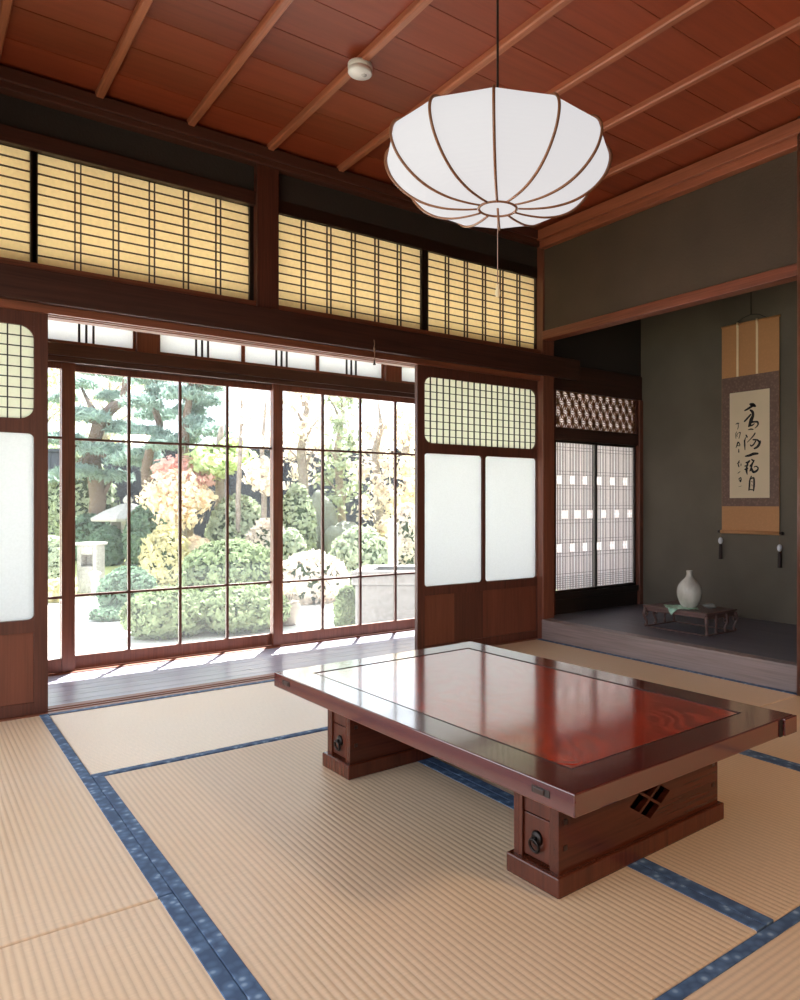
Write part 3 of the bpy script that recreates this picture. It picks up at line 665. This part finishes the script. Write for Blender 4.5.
for yy, zt, lab in ((3.068, .652, 'white bead weight with dark tassel under the left end of the scroll roller'), (2.622, .622, 'white bead weight with dark tassel under the right end of the scroll roller')):
    w = thing('scroll_weight', lab, 'scroll weight', (XW-.018, yy, zt), 'pair of scroll weights')
    MB().tube([(XW-.016, yy, .704), (XW-.018, yy, zt+.012)], .0015, 6).build('string', M['hemp'], w)
    MB().ball((XW-.018, yy, zt-.004), (.0165,.0165,.024), 3).build('bead', plain('white_glazed_porcelain', lin(226,224,228), .2, nz=.03), w, smooth=True)
    MB().lathe([(.0,0),(.008,-.002),(.011,-.02),(.013,-.10),(.0145,-.106),(0,-.106)], (XW-.018, yy, zt-.026), 14, False).build('tassel', plain('dark_brown_silk', lin(52,38,34), .7), w, smooth=True)

# ------------------------------------------------------------------ display stand, vase, cloth
KX0, KX1, KY0, KY1, KZ = 3.665, 3.965, 2.62, 3.09, .131
ks = thing('display_stand', 'low dark carved wooden stand with curled legs inside the alcove', 'stand', ((KX0+KX1)/2, (KY0+KY1)/2, KZ))
M['kw'] = wood('dark_rosewood', lin(100,72,66), 'Y', .35, .3); 
MB().box(KX0-.004, KY0-.004, .254, KX1+.004, KY1+.004, .266).build('top_board', M['kw'], ks, .003)
MB().box(KX0+.012, KY0+.012, .2655, KX1-.012, KY1-.012, .2672).build('top_inset', wood('rosewood_inset', lin(92,64,58), 'Y', .35), ks)
ap = MB().box(KX0+.006, KY0+.006, .232, KX0+.014, KY1-.006, .254).box(KX1-.014, KY0+.006, .232, KX1-.006, KY1-.006, .254).box(KX0+.006, KY0+.006, .226, KX1-.006, KY0+.014, .254).box(KX0+.006, KY1-.014, .226, KX1-.006, KY1-.006, .254)
ap.build('apron', M['kw'], ks, .001)
rn = MB()
for x in (KX0+.004, KX1-.012): rn.box(x, KY0+.004, KZ, x+.008, KY1-.004, KZ+.006)
for y in (KY0+.002, KY1-.014): rn.box(KX0+.002, y, KZ, KX1-.002, y+.012, KZ+.008)
rn.build('floor_runner', M['kw'], ks, .001)
for yy, sg in ((KY0+.008, -1), (KY1-.008, 1)):
    for i in range(4):
        x = KX0+.01 + (KX1-KX0-.02)*i/3; sx = -1 if i < 2 else 1; big = 1 if i in (0, 3) else .8
        zt = [.245, .225, .205, .185, .165, .15, .138]
        off = [0, .010, .013, .006, -.004, -.004, .006]
        pts = [(x+sx*o*big, yy+sg*o*.6, z) for z, o in zip(zt, off)]
        m = MB().tube(pts, [.013*big,.012*big,.009,.008,.008,.009,.011], 8)
        cl = [(x-sx*.012*math.sin(a)-sx*.004, yy, .212+.012*math.cos(a)) for a in [k*.5 for k in range(11)]]
        m.tube(cl, [.006-.0003*k for k in range(11)], 6)
        m.build('leg', M['kw'], ks, smooth=True)
VX, VY, VZ = 3.80, 2.845, .2675
vs_ = thing('vase', 'grey white glazed bottle vase with a narrow neck standing on the dark stand', 'vase', (VX, VY, VZ))
gl = NT('pale_celadon_glaze'); nn = gl.n('ShaderNodeTexNoise', {'Vector': gl.coords((1,1,.6)), 'Scale': 14.0, 'Detail': 5.0})
gp = gl.pbr(Base_Color=gl.ramp(nn.outputs['Fac'], [(.35, lin(186,180,168)), (.6, lin(214,208,196))]), Roughness=.16); gl.done(gp.outputs[0])
pv = [(0,0),(.042,0),(.047,.004),(.055,.018),(.066,.042),(.0745,.070),(.0770,.095),(.0735,.120),(.063,.143),(.046,.162),(.030,.176),(.0205,.188),(.0175,.200),(.0165,.212),(.0185,.222),(.0205,.226),(.018,.227),(.013,.222),(.012,.20)]
MB().lathe(pv, (VX,VY,VZ), 48, False).build('body', gl.mat, vs_, smooth=True)
vs_.children[0].modifiers.new('smooth', 'SUBSURF').levels = 1; vs_.children[0].modifiers['smooth'].render_levels = 2
# mint cloth, bunched under the vase and hanging over the front edge
t = NT('mint_gauze'); nz = t.n('ShaderNodeTexNoise', {'Vector': t.coords(), 'Scale': 45.0, 'Detail': 3.0})
t.done(t.pbr(Base_Color=t.ramp(nz.outputs['Fac'], [(.4, lin(128,176,152)), (.6, lin(186,220,200))]), Roughness=.6, Normal=t.bump(nz.outputs['Fac'], .4, .004)).outputs[0])
m = MB(); NU, NV = 26, 26; vs = []
for i in range(NU):
    for j in range(NV):
        u = i/(NU-1); v = j/(NV-1)
        # a diamond: corner at the front edge, spread behind the vase
        a = (u-.5)*.185; b = (v-.5)*.185; px_ = 3.748 + (a+b)*.70; py_ = 2.868 + (a-b)*.72
        h = .0015 + .0045*abs(math.sin(23*u+9*v))*abs(math.cos(17*v-4*u)) ; z = .2675 + h
        dv = math.hypot(px_-VX, py_-VY)
        if dv < .06: z = .2676
        if px_ < KX0-.006:                      # hangs down past the edge
            ex = KX0-.006-px_; z = .2690 - ex*1.0; px_ = KX0-.0075 - .05*ex - .003*math.sin(60*py_)
        vs.append((px_, py_, max(z, .2676) if px_ > KX0-.006 else z))
m.add(vs, [(i*NV+j, (i+1)*NV+j, (i+1)*NV+j+1, i*NV+j+1) for i in range(NU-1) for j in range(NV-1)])
o = m.build('cloth', t.mat, smooth=True); so = o.modifiers.new('thickness', 'SOLIDIFY'); so.thickness = .0008; so.offset = 1
tag(o, 'crumpled mint green cloth under the vase, one corner hanging over the stand edge', 'cloth')
st_ = MB().ball((3.85, 2.735, .282), (.026,.044,.016), 3, .15, 3); o = st_.build('river_stone', plain('dark_grey_stone', lin(120,120,114), .6, nz=.3), smooth=True)
tag(o, 'small flat dark grey stone lying beside the vase on the stand', 'stone')
sb = MB().ball((3.752, 2.80, .2715), (.009,.013,.005), 2, .1, 5); o = sb.build('pebble', plain('pale_pebble', lin(196,190,178), .5), smooth=True)
tag(o, 'tiny pale pebble in front of the vase foot', 'pebble')
# ------------------------------------------------------------------ garden
def gxy(px, d):
    """garden spot from bearing (as photo column) and distance along the view axis"""
    r = (px-498)/744.5; s_, c_ = math.sin(YAW), math.cos(YAW); return (s_*d + c_*r*d, c_*d - s_*r*d)
def gz(py, d): return .91 + (503-py)/744.5*d
def ground_z(x, y): 
    d = x*.6263+y*.7796; return -.5 + max(0, min(1, (d-11)/6))*.32
gm = MB(); N = 40
for i in range(N+1):
    for j in range(N+1):
        x = -12 + 44*i/N; y = 4.87 + 34*j/N; gm.v.append((x, y, ground_z(x, y)))
gm.f = [(i*(N+1)+j, (i+1)*(N+1)+j, (i+1)*(N+1)+j+1, i*(N+1)+j+1) for i in range(N) for j in range(N)]; gm.m = [0]*len(gm.f)
gt = NT('garden_ground'); tc = gt.n('ShaderNodeTexCoord'); dt = gt.n('ShaderNodeVectorMath', {0: tc.outputs['Object'], 1: (.6263,.7796,0)}, operation='DOT_PRODUCT')
nz = gt.n('ShaderNodeTexNoise', {'Vector': gt.coords(), 'Scale': 1.1, 'Detail': 6.0}); nf = gt.n('ShaderNodeTexNoise', {'Vector': gt.coords(), 'Scale': 30.0, 'Detail': 4.0})
ad = gt.n('ShaderNodeMath', {0: nz.outputs['Fac'], 1: 2.4, 2: dt.outputs['Value']}, operation='MULTIPLY_ADD')
mr = gt.n('ShaderNodeMapRange', {0: ad.outputs[0], 1: 12.4, 2: 12.9})
gv = gt.ramp(nf.outputs['Fac'], [(.35, lin(196,194,190)), (.65, lin(222,220,216))]); lw = gt.ramp(nf.outputs['Fac'], [(.35, lin(142,152,92)), (.65, lin(186,190,122))])
gc = gt.n('ShaderNodeMix', {0: mr.outputs[0], 6: gv, 7: lw}, data_type='RGBA').outputs[2]
gt.done(gt.pbr(Base_Color=gc, Roughness=.9).outputs[0])
struct(gm.build('ground', gt.mat))
struct(MB().box(-14, -14, -.62, 32, 4.88, -.52).build('ground_yard', plain('low_bounce_yard_ground', lin(134,132,116), .9)))  # unseen yard, toned down so less bounce light reaches the ceiling

L = dict(green=leafm('clipped_leaf', lin(136,150,116), .3, .25), deep=leafm('deep_green_leaf', lin(112,134,114), .3, .25), pine=leafm('pine_needle', lin(154,174,166), .3, .5), yel=leafm('yellow_green_leaf', lin(222,214,170), .3, .4),
         lime=leafm('lime_leaf', lin(196,212,158), .25, .5), red=leafm('coral_autumn_leaf', lin(230,184,174), .25, .45), gold=leafm('golden_autumn_leaf', lin(240,224,200), .25, .45), pale=leafm('pale_autumn_leaf', lin(230,218,206), .25, .45), sage=leafm('sage_leaf', lin(172,182,156), .3, .3))
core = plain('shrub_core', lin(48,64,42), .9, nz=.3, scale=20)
bark = plain('grey_bark', lin(140,128,120), .85, nz=.3, scale=14, bump=.4); barkd = plain('dark_bark', lin(104,88,78), .85, nz=.3, scale=14, bump=.4)
granite = plain('weathered_granite', lin(176,172,168), .85, nz=.22, scale=26, bump=.25); basinm = plain('pale_basin_granite', lin(138,136,136), .85, nz=.2, scale=30, bump=.25); mossy = plain('dark_mossy_rock', lin(112,116,104), .9, nz=.3, scale=7, bump=.4)
def shrub(name, label, px, d, w, ytop, leaf, size=.035, n=2200, ratio=.9, group='clipped garden shrubs', cat='shrub', zb=None):
    x, y = gxy(px, d); z0 = ground_z(x, y) if zb is None else zb; h = gz(ytop, d)-z0; rx = w/744.5*d/2
    t = thing(name, label, cat, (x, y, z0), group)
    c = (x, y, z0+h*.46); rad = (rx, rx*ratio, h*.54)
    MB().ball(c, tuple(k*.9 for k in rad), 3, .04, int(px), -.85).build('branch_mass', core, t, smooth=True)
    m = MB()
    for _ in range(n):
        dd = Vector((R.gauss(0,1), R.gauss(0,1), R.gauss(0,1))).normalized()
        if dd.z < -.8: dd.z = -dd.z
        k = R.uniform(.88, 1.03) + .03*math.sin(9*dd.x+px)*math.sin(8*dd.y)+.02*math.sin(14*dd.z)
        m.leaf((c[0]+dd.x*rad[0]*k, c[1]+dd.y*rad[1]*k, c[2]+dd.z*rad[2]*k), size, dd)
    m.build('leaves', leaf, t)
    return t
shrub('clipped_azalea', 'round clipped green azalea bush nearest the glass doors, left of its twin', 168, 7.9, 82, 588, L['green'], .034, 3200)
shrub('clipped_azalea', 'wide clipped green azalea bush just left of the middle door stile', 240, 8.3, 96, 586, L['green'], .034, 3600)
shrub('clipped_azalea', 'domed clipped azalea in the second row, above the wide front one', 232, 10.4, 100, 541, L['green'], .038, 3600)
shrub('clipped_azalea', 'dark small azalea topiary beside the gravel, left of the front bushes', 128, 9.4, 54, 568, L['deep'], .034, 2200)
shrub('trailing_shrub', 'low spreading dark shrub at the edge of the pale gravel', 112, 9.0, 40, 606, L['deep'], .03, 1100)
shrub('yellow_shrub', 'rounded yellow and green shrub behind the front bushes', 166, 12.0, 46, 528, L['yel'], .045, 2200)
shrub('yellow_shrub', 'pale yellow rounded shrub right of the rounded yellow and green one', 196, 12.4, 44, 538, L['gold'], .045, 1800)
shrub('clipped_azalea', 'ball shaped green shrub in front of the dark fence', 238, 13.4, 60, 496, L['sage'], .05, 2400)
shrub('clipped_azalea', 'pale round shrub half hidden by the middle door stile', 268, 12.8, 44, 520, L['pale'], .05, 1700)
shrub('clipped_azalea', 'ball of clipped green leaves right of the middle door stile', 297, 13.8, 38, 486, L['sage'], .045, 1700)
shrub('clipped_azalea', 'round bright shrub low beside the middle door stile on its right', 291, 11.6, 32, 530, L['sage'], .04, 1500)
shrub('flowering_shrub', 'low pale shrub with bright leaf tips at the foot of the rocks', 312, 10.6, 70, 553, L['pale'], .05, 1500)
shrub('box_shrub', 'small upright clipped green shrub beside the big stone basin', 347, 8.0, 26, 587, L['green'], .03, 1500, .8)
shrub('garden_shrub', 'brownish green bush behind the stone basin', 360, 12.0, 60, 528, L['sage'], .05, 2000)
shrub('garden_shrub', 'pale bush close to the right sliding panel', 407, 12.6, 40, 505, L['pale'], .05, 1500)
shrub('layered_shrub', 'layered pale green shrub seen through the narrow leftmost pane', 52, 11.2, 34, 538, L['sage'], .04, 1600)
shrub('layered_shrub', 'low yellowish mound under the layered shrub at the far left', 58, 10.6, 30, 580, L['yel'], .04, 1200)
shrub('garden_shrub', 'dark low shrub on the lawn behind the stone pillar', 108, 14.6, 36, 527, L['deep'], .05, 1500)
shrub('garden_shrub', 'blue green bush below the wide lantern cap', 88, 15.2, 44, 515, L['deep'], .05, 1500)
shrub('garden_shrub', 'dark green bush right of the wide lantern cap', 146, 14.2, 40, 506, L['deep'], .05, 1700)
shrub('garden_shrub', 'tall dim green shrub under the pine on the left', 84, 16.2, 60, 455, L['sage'], .06, 1900)

shrub('garden_shrub', 'pale bluish bush at the left end of the fence, under the pines', 66, 16.2, 44, 470, L['sage'], .06, 1900)
shrub('garden_shrub', 'low wide bush before the fence, right of the wide lantern cap', 160, 15.8, 46, 494, L['sage'], .055, 1700)

def tree(name, label, trunk, clusters, leaf, size, mb=None, group=None, asp=.55, flat=1.0, inner=.2):
    x, y, z = trunk[0][0][0]
    t = thing(name, label, 'tree', (x, y, z), group)
    m = MB()
    for pts, rad in trunk: m.tube(pts, rad, 8)
    m.build('trunk', mb or bark, t, smooth=True)
    f = MB()
    for c, r, n in clusters: f.foliage(c, (r, r, r*flat), n, size, inner, asp)
    f.build('foliage', leaf, t)
    return t
def P(px, py, d): x, y = gxy(px, d); return (x, y, gz(py, d))
def G(px, d): x, y = gxy(px, d); return (x, y, ground_z(x, y)-.03)
def K(px): return px/744.5      # photo width at unit distance
def pine(label, d, pxb, path, pads, tw=.16):
    tr = [([G(pxb, d)] + [P(a, b, d) for a, b in path], [tw] + [tw*(.85-.6*i/len(path)) for i in range(len(path))])]
    x, y, z = tr[0][0][0]
    t = thing('pine_tree', label, 'tree', (x, y, z), 'garden pines')
    m = MB(); m.tube(*tr[0], 10)
    f = MB()
    for k, (a, b, w) in enumerate(pads):
        dd = d + R.uniform(-.7, .7); c = Vector(P(a, b, dd)); r = w*K(1)*d/2
        near = min((Vector(q) for q in tr[0][0][1:]), key=lambda q: (q-c).length)
        m.tube([near, (near+c)/2+Vector((0,0,-.05)), c], [tw*.4, tw*.3, .02], 6)
        f.foliage(c, (r, r, r*.42), int(300+w*16), .085, .35, .16, -.3)
    m.build('trunk', barkd, t, smooth=True); f.build('needles', L['pine'], t)
    return t
pine('old pine with cloud like pads and a bent trunk behind the leftmost wide panes', 15.5, 92, [(98,500),(92,450),(100,420),(112,408),(124,400),(128,372),(118,350)],
     [(80,385,36),(100,372,40),(128,378,46),(112,398,34),(86,418,46),(122,430,44),(70,442,40),(104,452,50),(130,462,44),(78,474,46),(112,478,40),(62,400,30),(56,440,30),(58,480,34)], .19)
pine('slender pine with layered green pads in the second column of panes', 14.5, 148, [(150,520),(146,470),(152,440),(160,425),(152,400),(156,380)],
     [(150,380,44),(164,392,40),(142,404,40),(156,416,46),(148,436,46),(166,446,40),(142,456,40),(160,470,34)], .13)
pine('pine with flat pads high in the third column of panes', 14.0, 186, [(188,520),(184,460),(186,420),(190,395),(192,378)],
     [(192,378,44),(206,388,38),(182,396,40),(204,402,36),(190,412,34),(212,432,44),(198,424,36),(186,440,30)], .12)
tree('slender_tree', 'straight slim tree with lime green leaves before the dark fence', [([G(221,13.6), P(220,500,13.6), P(220,440,13.6), P(222,425,13.6)], [.09,.085,.07,.03]), ([P(220,470,13.6),P(205,452,13.4)],[.03,.01]), ([P(220,462,13.6),P(236,450,13.8)],[.03,.01])],
     [(P(206,456,13.4), .34, 260), (P(222,462,13.2), .36, 280), (P(238,458,13.8), .34, 240), (P(213,470,13.5), .34, 240), (P(230,446,13.6), .28, 160), (P(200,466,13.2), .24, 120)], L['lime'], .07, bark, 'slim garden trees', flat=.6)
tree('slender_tree', 'thin pale trunk with few leaves, second slim tree before the dark fence', [([G(239,13.0), P(238,500,13.0), P(240,455,13.0), P(242,405,13.0), P(240,390,13.0)], [.05,.045,.04,.02,.01]), ([P(240,430,13),P(250,412,13)],[.015,.006])],
     [(P(244,420,13), .3, 40), (P(254,408,13.2), .34, 40), (P(236,404,13), .3, 30)], L['pale'], .06, bark, 'slim garden trees')
tree('slender_tree', 'thin trunk with layered pale leaves close to the middle door stile', [([G(263,13.2), P(264,500,13.2), P(262,450,13.2), P(266,400,13.2)], [.06,.05,.04,.015])],
     [(P(262,466,13), .32, 160), (P(270,486,13), .3, 150), (P(256,478,13.4), .26, 110), (P(270,440,13.2), .34, 90), (P(264,412,13.4), .34, 70)], L['pale'], .06, bark, 'slim garden trees', flat=.5)
tree('maple_tree', 'small coral and gold autumn maple behind the front bushes', [([G(176,12.8), P(176,540,12.8), P(178,510,12.8), P(174,480,12.8)], [.08,.07,.05,.02]), ([P(178,515,12.8),P(196,492,12.8)],[.03,.01]), ([P(177,515,12.8),P(160,494,12.6)],[.03,.01])],
     [(P(176,490,12.8), .5, 700), (P(158,498,12.6), .32, 380), (P(198,498,12.9), .32, 380), (P(178,512,12.6), .42, 500)], L['gold'], .048, bark, 'autumn maples', flat=.7, inner=.3)
tree('maple_tree', 'airy coral red maple top rising above the gold one', [([G(184,13.2), P(184,520,13.2), P(184,480,13.2), P(182,464,13.2)], [.06,.05,.04,.02])],
     [(P(176,470,13.2), .36, 420), (P(192,474,13.3), .34, 380), (P(204,480,13.2), .22, 160), (P(164,472,13.2), .22, 160)], L['red'], .05, bark, 'autumn maples', flat=.8, inner=.2)
def loose(label, px, d, top, tw, clusters, leaf, n, size=.062):
    tr = [([G(px,d), P(px+2,520,d), P(px-3,450,d), P(px+3,(450+top)/2,d), P(px,top,d)], [tw,tw*.85,tw*.7,tw*.4,tw*.15])]
    for a, b, w in clusters: tr.append(([P(px,b+22,d), P((a+px)/2,b+8,d), P(a,b,d)], [tw*.3,tw*.2,.012]))
    tree('garden_tree', label, tr, [(P(a,b,d+R.uniform(-.6,.6)), w*K(1)*d/2, int(.62*n*w/30)) for a, b, w in clusters], leaf, size, bark, 'loose leaved trees at the back of the garden', inner=.1)
loose('tree with grey forked trunk and scattered pale leaves right of the middle stile', 304, 15.0, 370, .13, [(292,405,34),(310,395,36),(300,430,38),(290,450,36),(316,448,36),(302,472,36),(318,420,30),(296,384,30)], L['pale'], 150)
loose('leafy pale tree in the second column of the right door', 340, 15.6, 380, .11, [(330,400,34),(350,396,34),(338,424,36),(352,440,36),(330,450,36),(344,466,38),(356,484,34),(326,478,34),(338,500,34)], L['sage'], 140)
loose('golden leaved tree in the third column of the right door', 378, 14.8, 400, .10, [(368,430,34),(386,424,34),(376,450,38),(390,464,36),(364,470,36),(380,488,38),(392,505,34),(368,508,34),(384,530,30)], L['pale'], 160)
loose('orange tinted tree beside the right sliding panel', 408, 14.2, 410, .09, [(402,440,32),(412,430,34),(406,470,36),(416,490,36),(404,506,32),(418,460,30),(400,415,26)], L['gold'], 170)
loose('feathery tall tree at the far left of the garden', 40, 20.0, 360, .14, [(52,380,44),(40,400,44),(60,410,44),(48,440,48),(66,370,40),(30,430,44),(56,460,44)], L['lime'], 130)
loose('tall yellow green tree behind the old pine', 108, 21.5, 350, .16, [(78,372,50),(98,400,54),(126,380,54),(110,430,56),(140,410,50),(72,410,50),(150,380,46),(90,440,50)], L['yel'], 110)

# rocks, stone things
def rock(label, px, d, w, ytop, seed, mat, dep=.8, name='garden_rock'):
    x, y = gxy(px, d); z0 = ground_z(x, y); h = gz(ytop, d)-z0; rx = w/744.5*d/2
    o = MB().ball((x, y, z0+h*.4), (rx, rx*dep, h*.6), 4, .16, seed, -.75).build(name, mat, smooth=True)
    tag(o, label, 'rock', 'garden rocks'); return o
rock('low grey boulder right of the stone pillar', 112, 12.0, 22, 574, 2, granite)
rock('steep dark mossy rock face between the two right hand trees', 318, 14.6, 44, 500, 4, mossy)
rock('dark mossy rock right of the steep rock face, behind the basin', 346, 14.2, 46, 520, 8, mossy)
rock('dim mossy rock at the left foot of the steep rock face', 292, 14.9, 34, 520, 11, mossy)
rock('small flat pale stone on the gravel behind the dark topiary', 165, 13.0, 40, 566, 14, granite)
x, y = gxy(91, 11.6); z0 = ground_z(x, y)
sp = thing('stone_pillar', 'square grey stone pillar with a carved niche on the lawn edge', 'stone pillar', (x, y, z0), rz=YAW*-1, local=True)
m = MB()
w_, h_, d_ = .15, .72, .13
m.box(-w_,-d_,-.03,-w_+.06,d_,h_).box(w_-.06,-d_,-.03,w_,d_,h_).box(-w_+.06,-d_,-.03,w_-.06,d_,.40).box(-w_+.06,-d_,.58,w_-.06,d_,h_).box(-w_+.06,.04,.40,w_-.06,d_,.58)
m.build('shaft', granite, sp, .012); MB().box(-w_-.03,-d_-.03,h_,w_+.03,d_+.03,h_+.045).build('cap', granite, sp, .01)
x, y = gxy(95, 11.1); z0 = ground_z(x, y)
bp = thing('stone_bollard', 'short thin stone post standing in front of the square pillar', 'stone post', (x, y, z0), local=True)
MB().box(-.05,-.05,-.03,.05,.05,.33).build('shaft', granite, bp, .008); MB().lathe([(0,.33),(.08,.33),(.085,.36),(.05,.385),(0,.39)], (0,0,0), 16, False).build('cap', granite, bp, smooth=True)
# wide capped snow viewing lantern
x, y = gxy(128, 15.0); z0 = ground_z(x, y)
ln = thing('stone_lantern', 'low stone lantern with a very wide flat cap under the pines', 'stone lantern', (x, y, z0), local=True)
zc = gz(520, 15.0)-z0
MB().lathe([(0,zc-.02),(.66,zc-.02),(.68,zc+.04),(.45,zc+.18),(.18,zc+.30),(.10,zc+.33),(0,zc+.33)], (0,0,0), 6, False).build('cap', granite, ln, .01)
MB().lathe([(0,zc+.32),(.07,zc+.33),(.10,zc+.40),(.05,zc+.48),(0,zc+.52)], (0,0,0), 16, False).build('finial', granite, ln, smooth=True)
m = MB()
for k in range(6): a = PI*k/3; m.box(.27*math.cos(a)-.045,.27*math.sin(a)-.045,zc-.38,.27*math.cos(a)+.045,.27*math.sin(a)+.045,zc-.02)
m.build('fire_box', granite, ln, .006); MB().lathe([(0,zc-.50),(.34,zc-.50),(.40,zc-.44),(.40,zc-.38),(0,zc-.38)], (0,0,0), 6, False).build('platform', granite, ln, .008)
for k in range(3):
    a = 2*PI*k/3+.4; pts = [(.30*math.cos(a),.30*math.sin(a),zc-.48),(.40*math.cos(a),.40*math.sin(a),zc*.5-.2),(.46*math.cos(a),.46*math.sin(a),-.02)]
    MB().tube(pts, [.10,.08,.10], 8).build('leg', granite, ln, smooth=True)
# stone basin
x, y = gxy(398, 7.6); z0 = ground_z(x, y); zt = gz(568, 7.6)-z0
bs = thing('stone_basin', 'big square pale stone water basin close to the right sliding panel', 'stone basin', (x, y, z0), rz=-YAW, local=True)
bw = .37; m = MB().box(-bw,-.36,-.05,bw,.36,zt-.13); m.build('block', basinm, bs, .02)
m = MB(); o_ = bw+.03; i_ = .24
m.box(-o_,-.39,zt-.13,o_,-i_,zt).box(-o_,i_,zt-.13,o_,.39,zt).box(-o_,-i_,zt-.13,-i_,i_,zt).box(i_,-i_,zt-.13,o_,i_,zt); m.build('rim', basinm, bs, .012)
wt = NT('still_water'); wt.done(wt.pbr(Base_Color=(.04,.05,.05,1), Roughness=.03).outputs[0])
MB().box(-i_,-i_,zt-.10,i_,i_,zt-.05).build('water', wt.mat, bs)
x, y = gxy(393, 9.6); z0 = ground_z(x, y)
pg = thing('stone_post', 'slim pale stone post rising behind the water basin', 'stone post', (x, y, z0), local=True)
MB().box(-.05,-.05,-.04,.05,.05,gz(528,9.6)-z0).build('shaft', granite, pg, .01); MB().lathe([(0,gz(528,9.6)-z0),(.08,gz(528,9.6)-z0),(.09,gz(526,9.6)-z0+.02),(0,gz(522,9.6)-z0+.04)], (0,0,0), 4, False).build('cap', granite, pg, .005)
# planter
x, y = gxy(287, 8.6); z0 = ground_z(x, y)
pt = thing('planter_pot', 'round grey brown pot with twiggy plant right of the middle door stile', 'plant pot', (x, y, z0), local=True)
MB().lathe([(0,0),(.09,0),(.11,.02),(.15,.12),(.155,.20),(.145,.25),(.155,.27),(.14,.275),(.13,.24),(0,.23)], (0,0,0), 32, False).build('bowl', plain('grey_brown_stoneware', lin(118,108,98), .5), pt, smooth=True)
m = MB()
for k in range(9):
    a = k*.7; m.tube([(.03*math.cos(a),.03*math.sin(a),.23),(.07*math.cos(a),.07*math.sin(a),.36),(.16*math.cos(a),.16*math.sin(a),.44)], [.006,.005,.003], 5)
m.build('stem', bark, pt)
m = MB()
for k in range(9): a = k*.7; m.foliage((.15*math.cos(a),.15*math.sin(a),.43), (.07,.07,.06), 45, .03, .2)
m.build('leaves', L['gold'], pt)

# board fence at the back
x, y = gxy(230, 17.2)
fn = thing('board_fence', 'dark bluish grey board fence closing the back of the garden', 'fence', (x, y, -.2), rz=-YAW, local=True)
fm = plain('dark_slate_boards', lin(52,56,72), .8, nz=.2, scale=5); m = MB(); k = 0
x = -9.0
while x < 11: m.box(x, (.012 if k % 2 else 0), -.2, x+.178, .025+(.012 if k % 2 else 0), 2.30); x += .18; k += 1
m.build('boards', fm, fn)
for i in range(11): MB().box(-9+i*2, .04, -.2, -8.88+i*2, .16, 2.33).build('post', fm, fn)
MB().box(-9.1, -.08, 2.30, 11.1, .20, 2.37).build('coping', fm, fn, .01)

# ------------------------------------------------------------------ light
w = bpy.data.worlds.new('sky'); C.world = w; w.use_nodes = True; nt = w.node_tree
bg = nt.nodes['Background']; bg.inputs['Color'].default_value = (.85,.92,1.0,1); bg.inputs['Strength'].default_value = SKY
def light(name, typ, loc, **kw):
    l = bpy.data.lights.new(name, typ)
    for k, v in kw.items(): setattr(l, k, v)
    o = bpy.data.objects.new(name, l); COL.objects.link(o); o.location = loc; return o
sun = light('sun', 'SUN', (8, 12, 12), energy=SUN, angle=.009, color=(1,.97,.92))
el = math.radians(56); ax, ay = .583, .812
sun.rotation_euler = Vector((ax*math.cos(el), ay*math.cos(el), math.sin(el))).to_track_quat('Z', 'Y').to_euler()
light('added_warm_fill', 'POINT', (2.5, -1.3, 1.85), energy=WARM_FILL, shadow_soft_size=.16, color=(1,.72,.44))  # added fill light without a fixture, warms the right-hand mats
struct(MB().box(-.46, -2.6, -.16, 3.5, -.12, -.01).build('floor_next_room', M['sub']))
struct(MB().box(1.0, -2.75, -.1, 3.6, -2.6, 2.75).build('wall_next_room', M['pla']))
struct(MB().box(3.5, -2.7, -.1, 3.6, -.12, 2.75).build('wall_next_room_side', M['pla']))
struct(MB().box(-.5, -2.75, 2.75, 3.6, -.2, 2.82).build('ceiling_next_room', M['sub']))

# ------------------------------------------------------------------ camera
cam = bpy.data.cameras.new('camera'); co = bpy.data.objects.new('camera', cam); COL.objects.link(co)
co.location = (0, 0, .91); co.rotation_euler = (math.radians(90), 0, -YAW)
cam.sensor_fit = 'AUTO'; cam.sensor_width = 36; cam.lens = 744.5/1000*36; cam.shift_x = -.098; cam.shift_y = .003
cam.clip_start = .02; C.camera = co
C.view_settings.view_transform = 'Standard'; C.view_settings.look = 'None'; C.view_settings.exposure = EXPO; C.view_settings.gamma = 1
C.view_settings.use_curve_mapping = False
C.cycles.use_denoising = True; C.cycles.max_bounces = 12; C.cycles.diffuse_bounces = 6; C.cycles.transparent_max_bounces = 16
C.cycles.sample_clamp_indirect = 8; C.cycles.caustics_reflective = False; C.cycles.caustics_refractive = False
